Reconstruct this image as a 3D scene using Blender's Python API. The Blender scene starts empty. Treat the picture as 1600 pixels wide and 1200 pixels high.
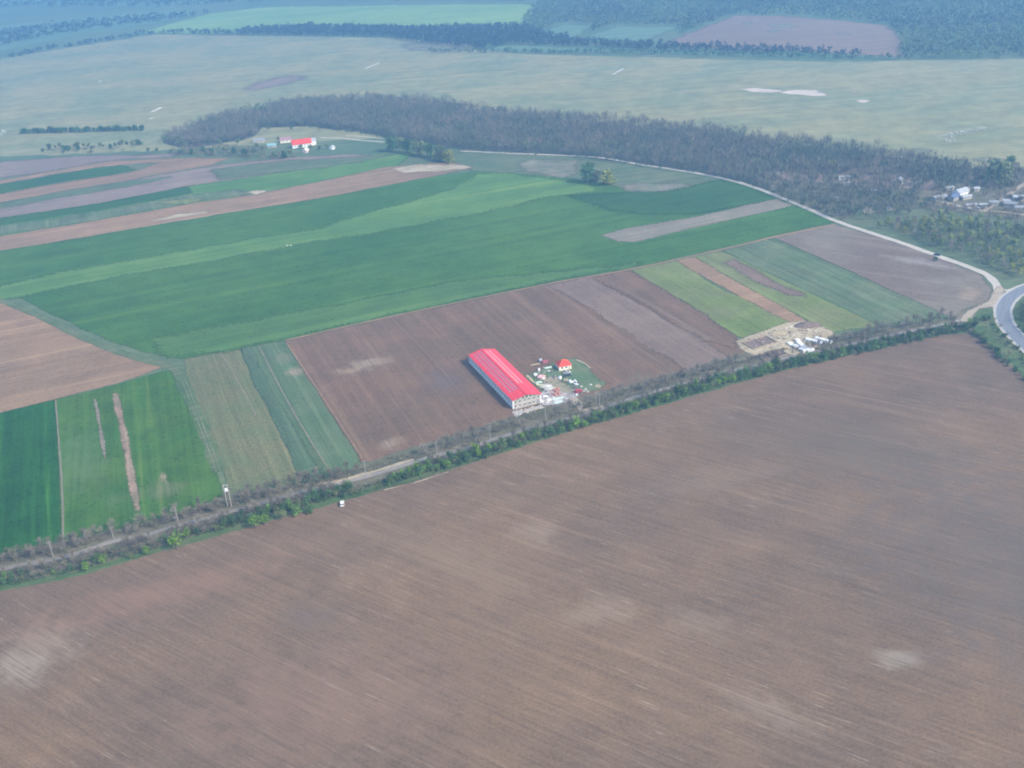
import bpy, math, random
import numpy as np
from mathutils import Vector, Matrix, noise as mnoise
from mathutils.geometry import delaunay_2d_cdt

random.seed(7); RNG = np.random.default_rng(7)
S = bpy.context.scene
COL = S.collection
R = math.radians

# ------------------------------------------------------------------ camera
H = 250.0; FPX = 1650.0; PITCH = R(26); ROLL = R(4)
fw = np.array([0, math.cos(PITCH), -math.sin(PITCH)])
r0 = np.array([1.0, 0, 0]); u0 = np.array([0, math.sin(PITCH), math.cos(PITCH)])
cr = r0*math.cos(ROLL) - u0*math.sin(ROLL)
cu = u0*math.cos(ROLL) + r0*math.sin(ROLL)
cd = bpy.data.cameras.new('camera'); cam = bpy.data.objects.new('camera', cd); COL.objects.link(cam)
cd.sensor_width = 36; cd.lens = 36*FPX/1600; cd.clip_start = 1; cd.clip_end = 20000
cam.matrix_world = Matrix(((cr[0], cu[0], -fw[0], 0), (cr[1], cu[1], -fw[1], 0), (cr[2], cu[2], -fw[2], H), (0, 0, 0, 1)))
S.camera = cam

# ------------------------------------------------------------------ sky and sun
SUN_EL = R(38); SUN_AZ = R(122)      # compass bearing from +Y, clockwise
w = bpy.data.worlds.new('World'); S.world = w; w.use_nodes = True
nt = w.node_tree; bg = nt.nodes['Background']
sky = nt.nodes.new('ShaderNodeTexSky'); sky.sky_type = 'NISHITA'; sky.sun_disc = False
sky.sun_elevation = SUN_EL; sky.sun_rotation = SUN_AZ; sky.air_density = 1.3; sky.dust_density = 2.5
nt.links.new(sky.outputs[0], bg.inputs[0]); bg.inputs[1].default_value = 0.125
sl = bpy.data.lights.new('sun', 'SUN'); sl.energy = 2.3; sl.angle = R(12); sl.color = (1, 0.90, 0.76)
so = bpy.data.objects.new('sun', sl); COL.objects.link(so)
sd = Vector((math.sin(SUN_AZ)*math.cos(SUN_EL), math.cos(SUN_AZ)*math.cos(SUN_EL), math.sin(SUN_EL)))
so.rotation_euler = sd.to_track_quat('Z', 'Y').to_euler()
S.view_settings.view_transform = 'Standard'; S.view_settings.look = 'None'
S.view_settings.exposure = 1.04; S.view_settings.gamma = 1
S.view_settings.use_curve_mapping = False
S.render.engine = 'CYCLES'
S.cycles.max_bounces = 4; S.cycles.diffuse_bounces = 2; S.cycles.volume_bounces = 1; S.cycles.filter_width = 1.9
HAZE_DENSITY = 0.00032; HAZE_COLOR = (0.25, 0.56, 1.0)

# ------------------------------------------------------------------ helpers
def G(px, py, z=0.0):
    """the place on the ground that was surveyed at this point of the photograph"""
    d = fw*FPX + (px-800)*cr + (600-py)*cu
    t = (z-H)/d[2]
    return (d[0]*t, d[1]*t)

def link(o, parent=None):
    COL.objects.link(o)
    if parent is not None: o.parent = parent
    return o

def mesh_obj(name, verts, faces, mat, parent=None, smooth=False):
    me = bpy.data.meshes.new(name)
    me.from_pydata([tuple(map(float, v)) for v in verts], [], [tuple(f) for f in faces])
    if mat: me.materials.append(mat)
    if smooth: me.polygons.foreach_set('use_smooth', [True]*len(me.polygons))
    me.update()
    return link(bpy.data.objects.new(name, me), parent)

def tri_obj(name, V, mat, parent=None):
    """V: (n,3,3) array of triangles, one mesh"""
    n = V.shape[0]
    me = bpy.data.meshes.new(name)
    me.vertices.add(n*3); me.vertices.foreach_set('co', V.reshape(-1).astype(np.float32))
    me.loops.add(n*3); me.loops.foreach_set('vertex_index', np.arange(n*3, dtype=np.int32))
    me.polygons.add(n); me.polygons.foreach_set('loop_start', np.arange(0, n*3, 3, dtype=np.int32))
    me.materials.append(mat); me.update(calc_edges=True)
    return link(bpy.data.objects.new(name, me), parent)

def empty(name, loc=(0, 0, 0), rz=0.0):
    o = bpy.data.objects.new(name, None); o.empty_display_size = 0.5
    o.location = loc; o.rotation_euler = (0, 0, rz); return link(o)

def tag(o, label, cat, group=None):
    o['label'] = label; o['category'] = cat
    if group: o['group'] = group
    return o
def struct(o, label=None):
    o['kind'] = 'structure'
    if label: o['label'] = label
    return o
def stuff(o, label=None, cat=None):
    o['kind'] = 'stuff'
    if label: o['label'] = label
    if cat: o['category'] = cat
    return o

def dup(root, loc, rz=0.0, sc=1.0, label=None, group=None, szx=None):
    r = root.copy(); COL.objects.link(r); r.location = loc; r.rotation_euler = (0, 0, rz)
    r.scale = (sc*(szx or 1), sc*(szx or 1), sc)
    if label: r['label'] = label
    if group: r['group'] = group
    for ch in root.children:
        c = ch.copy(); COL.objects.link(c); c.parent = r
        for g in ch.children:
            q = g.copy(); COL.objects.link(q); q.parent = c
    return r

def in_poly(P, x, y):
    P = np.array(P); c = np.zeros(len(x), bool); j = len(P)-1
    for i in range(len(P)):
        xi, yi = P[i]; xj, yj = P[j]
        c ^= ((yi > y) != (yj > y)) & (x < (xj-xi)*(y-yi)/(yj-yi+1e-12)+xi); j = i
    return c

class MB:
    def __init__(s): s.v = []; s.f = []
    def box(s, x0, x1, y0, y1, z0, z1):
        b = len(s.v)
        s.v += [(x0, y0, z0), (x1, y0, z0), (x1, y1, z0), (x0, y1, z0), (x0, y0, z1), (x1, y0, z1), (x1, y1, z1), (x0, y1, z1)]
        s.f += [(b, b+3, b+2, b+1), (b+4, b+5, b+6, b+7), (b, b+1, b+5, b+4), (b+1, b+2, b+6, b+5), (b+2, b+3, b+7, b+6), (b+3, b, b+4, b+7)]
        return s
    def poly(s, pts):
        b = len(s.v); s.v += list(pts); s.f.append(tuple(range(b, b+len(pts)))); return s
    def prism(s, prof, x0, x1, axis='x'):
        """closed profile [(a,z)] extruded along axis"""
        b = len(s.v); n = len(prof)
        for x in (x0, x1):
            s.v += [(x, a, z) if axis == 'x' else (a, x, z) for a, z in prof]
        s.f.append(tuple(range(b, b+n))); s.f.append(tuple(reversed(range(b+n, b+2*n))))
        for i in range(n):
            j = (i+1) % n; s.f.append((b+i, b+n+i, b+n+j, b+j))
        return s
    def tube(s, p, q, r0_, r1_, n=6):
        p = Vector(p); q = Vector(q); d = (q-p).normalized()
        a = d.orthogonal().normalized(); c = d.cross(a); b = len(s.v)
        for P, r_ in ((p, r0_), (q, r1_)):
            for i in range(n):
                t = 2*math.pi*i/n; s.v.append(tuple(P + a*math.cos(t)*r_ + c*math.sin(t)*r_))
        for i in range(n):
            j = (i+1) % n; s.f.append((b+i, b+j, b+n+j, b+n+i))
        s.f.append(tuple(reversed(range(b, b+n)))); s.f.append(tuple(range(b+n, b+2*n)))
        return s
    def build(s, name, mat, parent=None, smooth=False): return mesh_obj(name, s.v, s.f, mat, parent, smooth)

# ------------------------------------------------------------------ materials
def new_mat(name):
    m = bpy.data.materials.new(name); m.use_nodes = True
    return m, m.node_tree, m.node_tree.nodes['Principled BSDF']

class NT:
    def __init__(s, t): s.t = t
    def n(s, kind, **kw):
        x = s.t.nodes.new(kind)
        for k, v in kw.items(): setattr(x, k, v)
        return x
    def l(s, a, b): s.t.links.new(a, b)
    def math(s, op, a, b=None, clamp=False):
        x = s.n('ShaderNodeMath', operation=op); x.use_clamp = clamp
        for i, q in enumerate((a, b)):
            if q is None: continue
            if isinstance(q, (int, float)): x.inputs[i].default_value = q
            else: s.l(q, x.inputs[i])
        return x.outputs[0]
    def noise(s, vec, scale, detail=4, rough=0.6):
        x = s.n('ShaderNodeTexNoise'); x.inputs['Scale'].default_value = scale
        x.inputs['Detail'].default_value = detail; x.inputs['Roughness'].default_value = rough
        if vec is not None: s.l(vec, x.inputs['Vector'])
        return x.outputs[0]
    def ramp(s, v, a, b, o0=0.0, o1=1.0):
        x = s.n('ShaderNodeMapRange', interpolation_type='SMOOTHSTEP')
        x.inputs[1].default_value = a; x.inputs[2].default_value = b; x.inputs[3].default_value = o0; x.inputs[4].default_value = o1
        s.l(v, x.inputs[0]); return x.outputs[0]
    def mix(s, f, a, b, mode='MIX'):
        x = s.n('ShaderNodeMix', data_type='RGBA', blend_type=mode)
        for i, q in ((0, f), (6, a), (7, b)):
            if isinstance(q, (int, float)): x.inputs[i].default_value = q
            elif isinstance(q, tuple): x.inputs[i].default_value = (*q, 1)
            else: s.l(q, x.inputs[i])
        return x.outputs[2]
    def pos(s): return s.n('ShaderNodeNewGeometry').outputs['Position']
    def mapv(s, vec, rz=0.0, scale=(1, 1, 1), loc=(0, 0, 0)):
        x = s.n('ShaderNodeMapping'); x.inputs['Rotation'].default_value = (0, 0, rz)
        x.inputs['Scale'].default_value = scale; x.inputs['Location'].default_value = loc
        s.l(vec, x.inputs['Vector']); return x.outputs[0]

def field_mat(name, a, b, c=None, ang=21.0, streak=0.5, stscale=0.35, blotch=0.012, cam_=0.5, crange=(0.56, 0.72),
              dashes=None, spots=(), rows=None, grain=0.18, seed=0.0, fine=0.0, mott=0.08):
    """soil or crop: two base colours in large blotches, streaks along the working direction, fine grain"""
    m, t, bs = new_mat(name); k = NT(t); P = k.pos()
    P0 = k.mapv(P, 0, (1, 1, 1), (seed*37.1, seed*91.7, 0))
    big = k.ramp(k.noise(P0, blotch, 5, 0.62), 0.36, 0.64)
    al = k.mapv(P0, -R(ang), (1, 1, 1))                       # first rotate so x runs along the rows
    st = k.mapv(al, 0, (0.02, 1, 1))
    s1 = k.noise(st, stscale, 4, 0.7); s2 = k.noise(k.mapv(al, 0, (0.03, 1, 1)), stscale*4, 3, 0.7)
    col = k.mix(big, a, b)
    if c: col = k.mix(k.math('MULTIPLY', k.ramp(s1, *crange), streak), col, c)
    lum = k.math('ADD', k.ramp(s1, 0.3, 0.7, 1-0.14*streak*2, 1+0.14*streak*2), k.ramp(s2, 0.3, 0.7, -0.07-0.05*fine, 0.07+0.05*fine))
    gr = k.noise(P0, 0.9, 3, 0.75); lum = k.math('ADD', lum, k.ramp(gr, 0.25, 0.75, -grain, grain))
    lum = k.math('ADD', lum, k.ramp(k.noise(P0, 0.05, 4, 0.65), 0.3, 0.7, -mott, mott))
    if rows:
        per, dep, wid = rows
        sep = k.n('ShaderNodeSeparateXYZ'); k.l(al, sep.inputs[0])
        fr = k.math('FRACT', k.math('DIVIDE', k.math('ADD', sep.outputs[1], k.ramp(k.noise(P0, 0.01, 2), 0.2, 0.8, -2, 2)), per))
        lum = k.math('MULTIPLY', lum, k.math('SUBTRACT', 1.0, k.math('MULTIPLY', k.math('LESS_THAN', fr, wid), dep)))
    vm = k.n('ShaderNodeVectorMath', operation='SCALE'); k.l(col, vm.inputs[0]); k.l(lum, vm.inputs['Scale']); col = vm.outputs[0]
    if dashes:
        dc, lo, hi = dashes
        d1 = k.ramp(k.noise(k.mapv(al, 0, (0.06, 1.5, 1)), 1.3, 3, 0.6), lo, hi)
        reg = k.ramp(k.noise(P0, 0.02, 3, 0.6), 0.42, 0.6, 0.25, 1.0)
        col = k.mix(k.math('MULTIPLY', d1, reg), col, dc)
    for (sx, sy, rx, ry, ra, sc, st_) in spots:
        v = k.mapv(k.mapv(P, 0, (1, 1, 1), (-sx, -sy, 0)), -R(ra), (1/rx, 1/ry, 0))
        # mapping applies scale before rotation, so shift, rotate and then squash in separate steps
        v = k.mapv(k.mapv(k.mapv(P, 0, (1, 1, 1), (-sx, -sy, 0)), -R(ra)), 0, (1/rx, 1/ry, 0))
        ln = k.n('ShaderNodeVectorMath', operation='LENGTH'); k.l(v, ln.inputs[0])
        wob = k.math('ADD', ln.outputs['Value'], k.ramp(k.noise(P0, 0.12, 3), 0.3, 0.7, -0.3, 0.3))
        col = k.mix(k.math('MULTIPLY', k.math('MULTIPLY', k.ramp(wob, 0.1, 1.2, 1, 0), k.ramp(s2, 0.3, 0.65, 0.45, 1.25)), st_, clamp=True), col, sc)
    k.l(col, bs.inputs['Base Color']); bs.inputs['Roughness'].default_value = 0.95
    bs.inputs['Specular IOR Level'].default_value = 0.15
    bp = k.n('ShaderNodeBump'); bp.inputs['Strength'].default_value = 0.5; bp.inputs['Distance'].default_value = 0.25
    k.l(k.math('ADD', gr, s2), bp.inputs['Height']); k.l(bp.outputs[0], bs.inputs['Normal'])
    return m

def plain(name, col, rough=0.7, var=0.12, scale=1.5, metal=0.0, obj_rand=0.0, spec=0.4):
    m, t, bs = new_mat(name); k = NT(t)
    tc = k.n('ShaderNodeTexCoord').outputs['Object']
    n1 = k.noise(tc, scale, 4, 0.65)
    lum = k.ramp(n1, 0.3, 0.7, 1-var, 1+var)
    if obj_rand:
        oi = k.n('ShaderNodeObjectInfo').outputs['Random']
        lum = k.math('MULTIPLY', lum, k.ramp(oi, 0, 1, 1-obj_rand, 1+obj_rand))
    vm = k.n('ShaderNodeVectorMath', operation='SCALE'); vm.inputs[0].default_value = col; k.l(lum, vm.inputs['Scale'])
    k.l(vm.outputs[0], bs.inputs['Base Color']); bs.inputs['Roughness'].default_value = rough
    bs.inputs['Metallic'].default_value = metal; bs.inputs['Specular IOR Level'].default_value = spec
    return m

def leafy(name, a, b, world=False, sc=0.35, rnd=0.25):
    m, t, bs = new_mat(name); k = NT(t)
    P = k.pos()
    n1 = k.ramp(k.noise(P, sc, 3, 0.6), 0.35, 0.65)
    col = k.mix(n1, a, b)
    lum = k.ramp(k.noise(P, 1.7, 2, 0.6), 0.3, 0.7, 0.7, 1.3)
    if not world:
        oi = k.n('ShaderNodeObjectInfo').outputs['Random']; lum = k.math('MULTIPLY', lum, k.ramp(oi, 0, 1, 1-rnd, 1+rnd))
    vm = k.n('ShaderNodeVectorMath', operation='SCALE'); k.l(col, vm.inputs[0]); k.l(lum, vm.inputs['Scale'])
    k.l(vm.outputs[0], bs.inputs['Base Color']); bs.inputs['Roughness'].default_value = 0.8; bs.inputs['Specular IOR Level'].default_value = 0.2
    return m

# soil and crop colours
BROWN = (0.198, 0.130, 0.080); BROWN2 = (0.150, 0.105, 0.072); TAN = (0.36, 0.27, 0.19)
GREEN = (0.040, 0.125, 0.055); GREEN_D = (0.022, 0.085, 0.045)

# ------------------------------------------------------------------ ground sheets
def ragged(pts, step, amp, seed):
    out = []
    n = len(pts)
    for i in range(n):
        a = Vector(pts[i]); b = Vector(pts[(i+1) % n]); L = (b-a).length
        k = max(1, min(260, int(L/step)))
        nrm = Vector((-(b-a).y, (b-a).x)).normalized() if L > 0 else Vector((0, 0))
        for j in range(k):
            p = a.lerp(b, j/k)
            d = mnoise.noise(Vector((p.x*0.06, p.y*0.06, seed)))*amp*1.3 + mnoise.noise(Vector((p.x*0.35, p.y*0.35, seed+9)))*amp*0.9 + random.uniform(-0.75, 0.75)*amp
            out.append(tuple(p + nrm*d) if L < 3000 else tuple(p))
    return out
_soft = {}
def soft_of(mat):
    """the same ground cover thinning out towards its edge"""
    if mat.name in _soft: return _soft[mat.name]
    m = mat.copy(); m.name = mat.name + '_thinning'; t = m.node_tree; k = NT(t)
    out = t.nodes['Material Output']; bs = t.nodes['Principled BSDF']
    at = k.n('ShaderNodeAttribute', attribute_name='cover'); tr = k.n('ShaderNodeBsdfTransparent'); mx = k.n('ShaderNodeMixShader')
    f = k.math('ADD', at.outputs['Fac'], k.ramp(k.noise(k.pos(), 0.35, 4, 0.7), 0.3, 0.7, -0.35, 0.35))
    k.l(k.ramp(f, 0.05, 0.95), mx.inputs[0]); k.l(tr.outputs[0], mx.inputs[1]); k.l(bs.outputs[0], mx.inputs[2]); k.l(mx.outputs[0], out.inputs['Surface'])
    _soft[mat.name] = m; return m
def resample(P, step):
    out = []
    for i in range(len(P)):
        a = Vector(P[i]); b = Vector(P[(i+1) % len(P)]); k = max(1, min(120, int((b-a).length/step)))
        out += [a.lerp(b, j/k) for j in range(k)]
    return out
def soft_sheet(name, pts, z, mat, w=3.0, label=None, step=None, wob=1.0):
    P = [G(*p) for p in pts]
    area = sum(P[i][0]*P[(i+1) % len(P)][1] - P[(i+1) % len(P)][0]*P[i][1] for i in range(len(P)))
    if area < 0: P = P[::-1]
    _sheet[0] += 1; z += (_sheet[0] % 12)*0.0008; P = resample(P, step or max(2.0, w)); n = len(P); V = []; inn = []; outr = []
    for i in range(n):
        d = (P[(i+1) % n]-P[i-1]); d.normalize(); nn = Vector((d.y, -d.x))
        q = P[i] + nn*mnoise.noise(Vector((P[i].x*0.05, P[i].y*0.05, _sheet[0]*1.7)))*w*1.2*wob
        outr.append(q + nn*w); inn.append(q - nn*w)
    O = np.array([(p.x, p.y) for p in outr]); keep = [0]
    for q in range(1, n):
        if np.linalg.norm(O[q]-O[keep[-1]]) > 0.3: keep.append(q)
    O = O[keep]; A_ = O; B_ = np.roll(O, -1, 0)
    def dist(p):
        d = B_-A_; t = np.clip(((p-A_)*d).sum(1)/((d*d).sum(1)+1e-9), 0, 1); return np.sqrt((((A_+d*t[:, None])-p)**2).sum(1)).min()
    I = np.array([(p.x, p.y) for p in inn]); m_ = in_poly([tuple(p) for p in O], I[:, 0], I[:, 1]); I = [p for p in I[m_] if dist(p) > w*0.5]
    pts_ = [Vector(p) for p in O] + [Vector(p) for p in I]; nb_ = len(O)
    r_ = delaunay_2d_cdt(pts_, [(a, (a+1) % nb_) for a in range(nb_)], [list(range(nb_))], 1, 1e-4)
    V2 = r_[0]; cov = [min(1.0, dist(np.array(p))/(1.9*w)) if True else 0 for p in V2]
    F2 = []
    for f in r_[2]:
        a, b, c = [V2[q] for q in f[:3]]
        F2.append(tuple(f) if (b-a).cross(c-a) > 0 else tuple(reversed(f)))
    o = mesh_obj(name, [(p.x, p.y, z) for p in V2], F2, soft_of(mat)); at = o.data.attributes.new('cover', 'FLOAT', 'POINT')
    at.data.foreach_set('value', cov); struct(o, label); return o
_sheet = [0]
def sheet(name, pts, z, mat, px=True, amp=0.7, step=1.6, label=None, kind='structure', far=False):
    P = [G(*p) for p in pts] if px else list(pts)
    if far: amp *= 4; step *= 6
    area = sum(P[i][0]*P[(i+1) % len(P)][1] - P[(i+1) % len(P)][0]*P[i][1] for i in range(len(P)))
    if area < 0: P = P[::-1]
    _sheet[0] += 1; z += (_sheet[0] % 12)*0.0008
    P = ragged(P, step, amp, _sheet[0]*3.3)
    o = mesh_obj(name, [(x, y, z) for x, y in P], [tuple(range(len(P)))], mat)
    struct(o, label); return o

def spline(P, n=6):
    out = []
    Q = [P[0]] + list(P) + [P[-1]]
    for i in range(1, len(Q)-2):
        p0, p1, p2, p3 = [np.array(q, float) for q in Q[i-1:i+3]]
        for j in range(n):
            t = j/n
            out.append(0.5*((2*p1) + (-p0+p2)*t + (2*p0-5*p1+4*p2-p3)*t*t + (-p0+3*p1-3*p2+p3)*t**3))
    out.append(np.array(Q[-2], float)); return out

def ribbon(name, pts, width, z, mat, px=True, label=None, jit=0.12, off=0.0, kind='structure', seed=0):
    P = spline([G(*p) for p in pts] if px else pts, 8); _sheet[0] += 1; z += (_sheet[0] % 12)*0.0008
    V = []; F = []
    for i, p in enumerate(P):
        d = P[min(i+1, len(P)-1)] - P[max(i-1, 0)]; d = d/np.linalg.norm(d); nn = np.array([-d[1], d[0]])
        wd = width if isinstance(width, (int, float)) else width[0] + (width[1]-width[0])*i/(len(P)-1)
        wl = wd/2*(1 + jit*mnoise.noise(Vector((p[0]*0.1, p[1]*0.1, seed)))*2); wr = wd/2*(1 + jit*mnoise.noise(Vector((p[0]*0.1, p[1]*0.1, seed+5)))*2)
        c = p + nn*off
        V += [(*(c+nn*wl), z), (*(c-nn*wr), z)]
        if i: b = 2*i; F.append((b-2, b-1, b+1, b))
    o = mesh_obj(name, V, F, mat)
    if kind: o['kind'] = kind
    if label: o['label'] = label
    return o

M = {}
M['ground'] = field_mat('ground_grass', (0.12, 0.16, 0.085), (0.085, 0.14, 0.075), (0.20, 0.19, 0.12), 15, 0.4, 0.1, 0.006, seed=1)
M['flood'] = field_mat('pale_grassland', (0.282, 0.264, 0.135), (0.198, 0.226, 0.125), (0.360, 0.275, 0.180), 5, 0.22, 0.03, 0.008, seed=2, grain=0.12, mott=0.14, crange=(0.5, 0.66))
M['verge'] = field_mat('verge_grass', (0.075, 0.135, 0.048), (0.12, 0.145, 0.068), (0.17, 0.165, 0.10), 21, 0.6, 0.3, 0.05, seed=3)
M['hedge_floor'] = field_mat('leaf_litter', (0.125, 0.125, 0.078), (0.165, 0.145, 0.10), (0.085, 0.12, 0.05), 21, 0.7, 0.25, 0.05, seed=4)
def spot(px, py, rx, ry, ra, c=(0.33, 0.27, 0.22), s=0.8): return (*G(px, py), rx, ry, ra, c, s)
PALE = (0.315, 0.245, 0.18); PALEC = (0.33, 0.29, 0.235)
M['near_soil'] = field_mat('tilled_soil_wide', BROWN, BROWN2, (0.255, 0.185, 0.125), -36, 0.30, 0.35, 0.008, fine=1.0, dashes=((0.360, 0.290, 0.215), 0.60, 0.74),
    spots=[spot(1400, 1032, 9, 7, 0, PALEC, 0.5), spot(835, 832, 15, 10, -60, PALE, 0.38), spot(60, 1015, 20, 18, -40, PALE, 0.5), spot(30, 1050, 14, 12, 0, PALEC, 0.4),
           spot(1200, 1115, 22, 8, -36, PALE, 0.4), spot(940, 955, 16, 11, 20, PALE, 0.35), spot(1090, 975, 16, 12, -40, PALE, 0.25), spot(1120, 750, 45, 12, 10, PALE, 0.16),
           spot(480, 965, 14, 12, 0, (0.15, 0.115, 0.09), 0.6), spot(1640, 900, 70, 110, 20, (0.125, 0.108, 0.095), 0.55), spot(700, 870, 60, 16, -36, (0.235, 0.165, 0.105), 0.5), spot(240, 930, 60, 16, 20, (0.255, 0.155, 0.105), 0.6), spot(500, 1100, 60, 40, 0, (0.24, 0.155, 0.11), 0.5),
           spot(1350, 700, 70, 30, -20, (0.15, 0.12, 0.085), 0.5)], seed=5)
M['hall_soil'] = field_mat('tilled_soil_middle', (0.192, 0.118, 0.075), (0.154, 0.102, 0.066), (0.230, 0.154, 0.092), 111, 0.45, 0.18, 0.02,
    spots=[spot(575, 568, 15, 10, 20, PALE, 0.75), spot(612, 693, 9, 7, 60, PALE, 0.6), spot(545, 580, 10, 7, 0, TAN, 0.5), spot(700, 595, 22, 16, 100, (0.14, 0.115, 0.11), 0.6), spot(1080, 530, 16, 10, 111, PALE, 0.35),  # bluish dark spot left of the hall: its soft shadow painted into the soil
           spot(1050, 520, 14, 30, 21, PALE, 0.3), spot(1000, 590, 10, 8, 0, (0.16, 0.14, 0.10), 0.6)], seed=6)
M['hall_soil_pale'] = field_mat('tilled_soil_paler', (0.215, 0.153, 0.115), (0.185, 0.130, 0.100), (0.25, 0.19, 0.15), 111, 0.35, 0.3, 0.02, seed=7)
M['pink_soil'] = field_mat('pinkish_tilled_soil', (0.291, 0.186, 0.110), (0.244, 0.162, 0.100), (0.358, 0.259, 0.143), 21, 0.5, 0.14, 0.012, seed=8)
M['mauve_soil'] = field_mat('greyish_tilled_soil', (0.211, 0.163, 0.139), (0.243, 0.185, 0.148), (0.306, 0.238, 0.189), 15, 0.4, 0.12, 0.012, seed=9)
M['corner_soil'] = field_mat('tilled_soil_by_junction', (0.169, 0.124, 0.096), (0.215, 0.184, 0.140), (0.259, 0.220, 0.161), -36, 0.35, 0.2, 0.012, spots=[spot(1515, 460, 12, 7, 60, TAN, 0.6), spot(1440, 410, 30, 9, -40, (0.35, 0.33, 0.30), 0.5)], seed=10)
M['wheat'] = field_mat('young_wheat', (0.065, 0.148, 0.028), (0.045, 0.122, 0.024), (0.122, 0.190, 0.032), 21, 0.45, 0.10, 0.008, rows=(18, 0.12, 0.06), mott=0.12, grain=0.10, seed=11)
M['wheat_light'] = field_mat('young_wheat_paler', (0.114, 0.214, 0.052), (0.079, 0.176, 0.045), (0.178, 0.245, 0.057), 21, 0.5, 0.10, 0.010, rows=(18, 0.10, 0.06), grain=0.08, seed=12)
M['wheat_dark'] = field_mat('young_wheat_darker', (0.032, 0.093, 0.025), (0.048, 0.114, 0.027), (0.075, 0.132, 0.029), 21, 0.5, 0.12, 0.012, rows=(18, 0.12, 0.06), grain=0.08, seed=13)
M['wheat_mid'] = field_mat('young_wheat_medium', (0.082, 0.164, 0.041), (0.060, 0.138, 0.038), (0.118, 0.191, 0.054), 21, 0.5, 0.10, 0.010, rows=(18, 0.10, 0.06), grain=0.08, seed=121)
M['crop_left'] = field_mat('young_crop_left', (0.021, 0.097, 0.014), (0.015, 0.080, 0.012), (0.043, 0.136, 0.016), 110, 0.9, 0.22, 0.02, rows=(9, 0.12, 0.10), mott=0.14, grain=0.10, seed=14)
M['crop_mid'] = field_mat('young_crop_middle', (0.042, 0.120, 0.018), (0.072, 0.144, 0.023), (0.120, 0.159, 0.032), 108, 0.7, 0.14, 0.018, rows=(12, 0.08, 0.08), mott=0.15, grain=0.12,
    spots=[spot(125, 720, 16, 45, 20, (0.10, 0.17, 0.065), 0.7), spot(255, 765, 12, 10, 0, (0.17, 0.18, 0.10), 0.6), spot(256, 745, 2.0, 6, 20, TAN, 0.9), spot(180, 780, 8, 7, 0, (0.12, 0.16, 0.08), 0.5)], seed=15)
M['stubble'] = field_mat('pale_stubble', (0.169, 0.165, 0.080), (0.118, 0.144, 0.068), (0.228, 0.201, 0.105), 111, 0.6, 0.25, 0.05, grain=0.28, seed=16)
M['fallow'] = field_mat('grey_green_fallow', (0.084, 0.142, 0.068), (0.112, 0.158, 0.081), (0.168, 0.179, 0.099), 111, 0.6, 0.2, 0.03, spots=[spot(462, 580, 6, 9, 21, PALE, 0.7), spot(445, 560, 6, 10, 21, (0.2, 0.19, 0.14), 0.6)], seed=17)
M['fallow_dark'] = field_mat('dull_green_fallow', (0.072, 0.125, 0.064), (0.088, 0.130, 0.076), (0.110, 0.146, 0.076), 111, 0.5, 0.2, 0.03, seed=171)
M['lime_grass'] = field_mat('yellow_green_ley', (0.150, 0.200, 0.055), (0.175, 0.190, 0.080), (0.20, 0.185, 0.12), 111, 0.6, 0.2, 0.03, seed=18, mott=0.13)
M['dull_grass'] = field_mat('dull_green_ley', (0.100, 0.150, 0.070), (0.135, 0.165, 0.088), (0.17, 0.175, 0.115), 111, 0.7, 0.14, 0.03, seed=19, mott=0.13)
M['meadow'] = field_mat('rough_meadow', (0.095, 0.140, 0.070), (0.125, 0.150, 0.080), (0.19, 0.175, 0.12), 10, 0.6, 0.2, 0.03, seed=20, mott=0.12)
M['pale_rough'] = field_mat('pale_rough_grass', (0.21, 0.195, 0.145), (0.14, 0.16, 0.10), (0.26, 0.23, 0.175), 10, 0.5, 0.3, 0.06, seed=21, mott=0.2)
M['strip_tan'] = field_mat('tan_fallow_strip', (0.225, 0.20, 0.145), (0.20, 0.175, 0.135), (0.27, 0.23, 0.17), 21, 0.5, 0.25, 0.03, seed=22)
M['bare_tan'] = field_mat('bare_tan_soil', (0.29, 0.205, 0.15), (0.19, 0.165, 0.10), (0.34, 0.26, 0.19), 108, 0.5, 0.3, 0.06, seed=36, mott=0.15)
M['sand'] = field_mat('pale_sand', (0.43, 0.365, 0.25), (0.35, 0.29, 0.205), (0.50, 0.45, 0.34), 30, 0.5, 0.3, 0.06, grain=0.25, seed=23, mott=0.15)
M['white_sand'] = field_mat('bleached_sand', (0.58, 0.50, 0.42), (0.50, 0.43, 0.35), None, 10, 0.3, 0.1, 0.03, seed=24)
M['dirt'] = field_mat('dirt_track', (0.40, 0.34, 0.26), (0.34, 0.28, 0.22), (0.48, 0.42, 0.34), 21, 0.4, 0.4, 0.05, seed=25)
M['chalk'] = field_mat('pale_gravel_track', (0.52, 0.48, 0.41), (0.44, 0.41, 0.35), None, 0, 0.3, 0.4, 0.05, seed=26)
M['old_road'] = field_mat('grey_country_road', (0.27, 0.245, 0.215), (0.22, 0.205, 0.185), (0.33, 0.30, 0.26), 21, 0.5, 0.5, 0.03, seed=27)
M['asphalt'] = field_mat('asphalt_weathered', (0.215, 0.235, 0.27), (0.195, 0.21, 0.245), None, 60, 0.3, 0.8, 0.05, seed=28, grain=0.08)
M['paint'] = plain('road_paint_worn', (0.75, 0.76, 0.74), 0.6, 0.15, 0.6)
M['woodfloor'] = field_mat('woodland_floor', (0.07, 0.075, 0.06), (0.09, 0.085, 0.07), (0.12, 0.11, 0.08), 0, 0.5, 0.1, 0.02, seed=29)
M['far_green'] = field_mat('far_bright_crop', (0.22, 0.34, 0.11), (0.17, 0.29, 0.10), (0.26, 0.36, 0.13), 8, 0.5, 0.05, 0.004, seed=30, grain=0.05)
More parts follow.
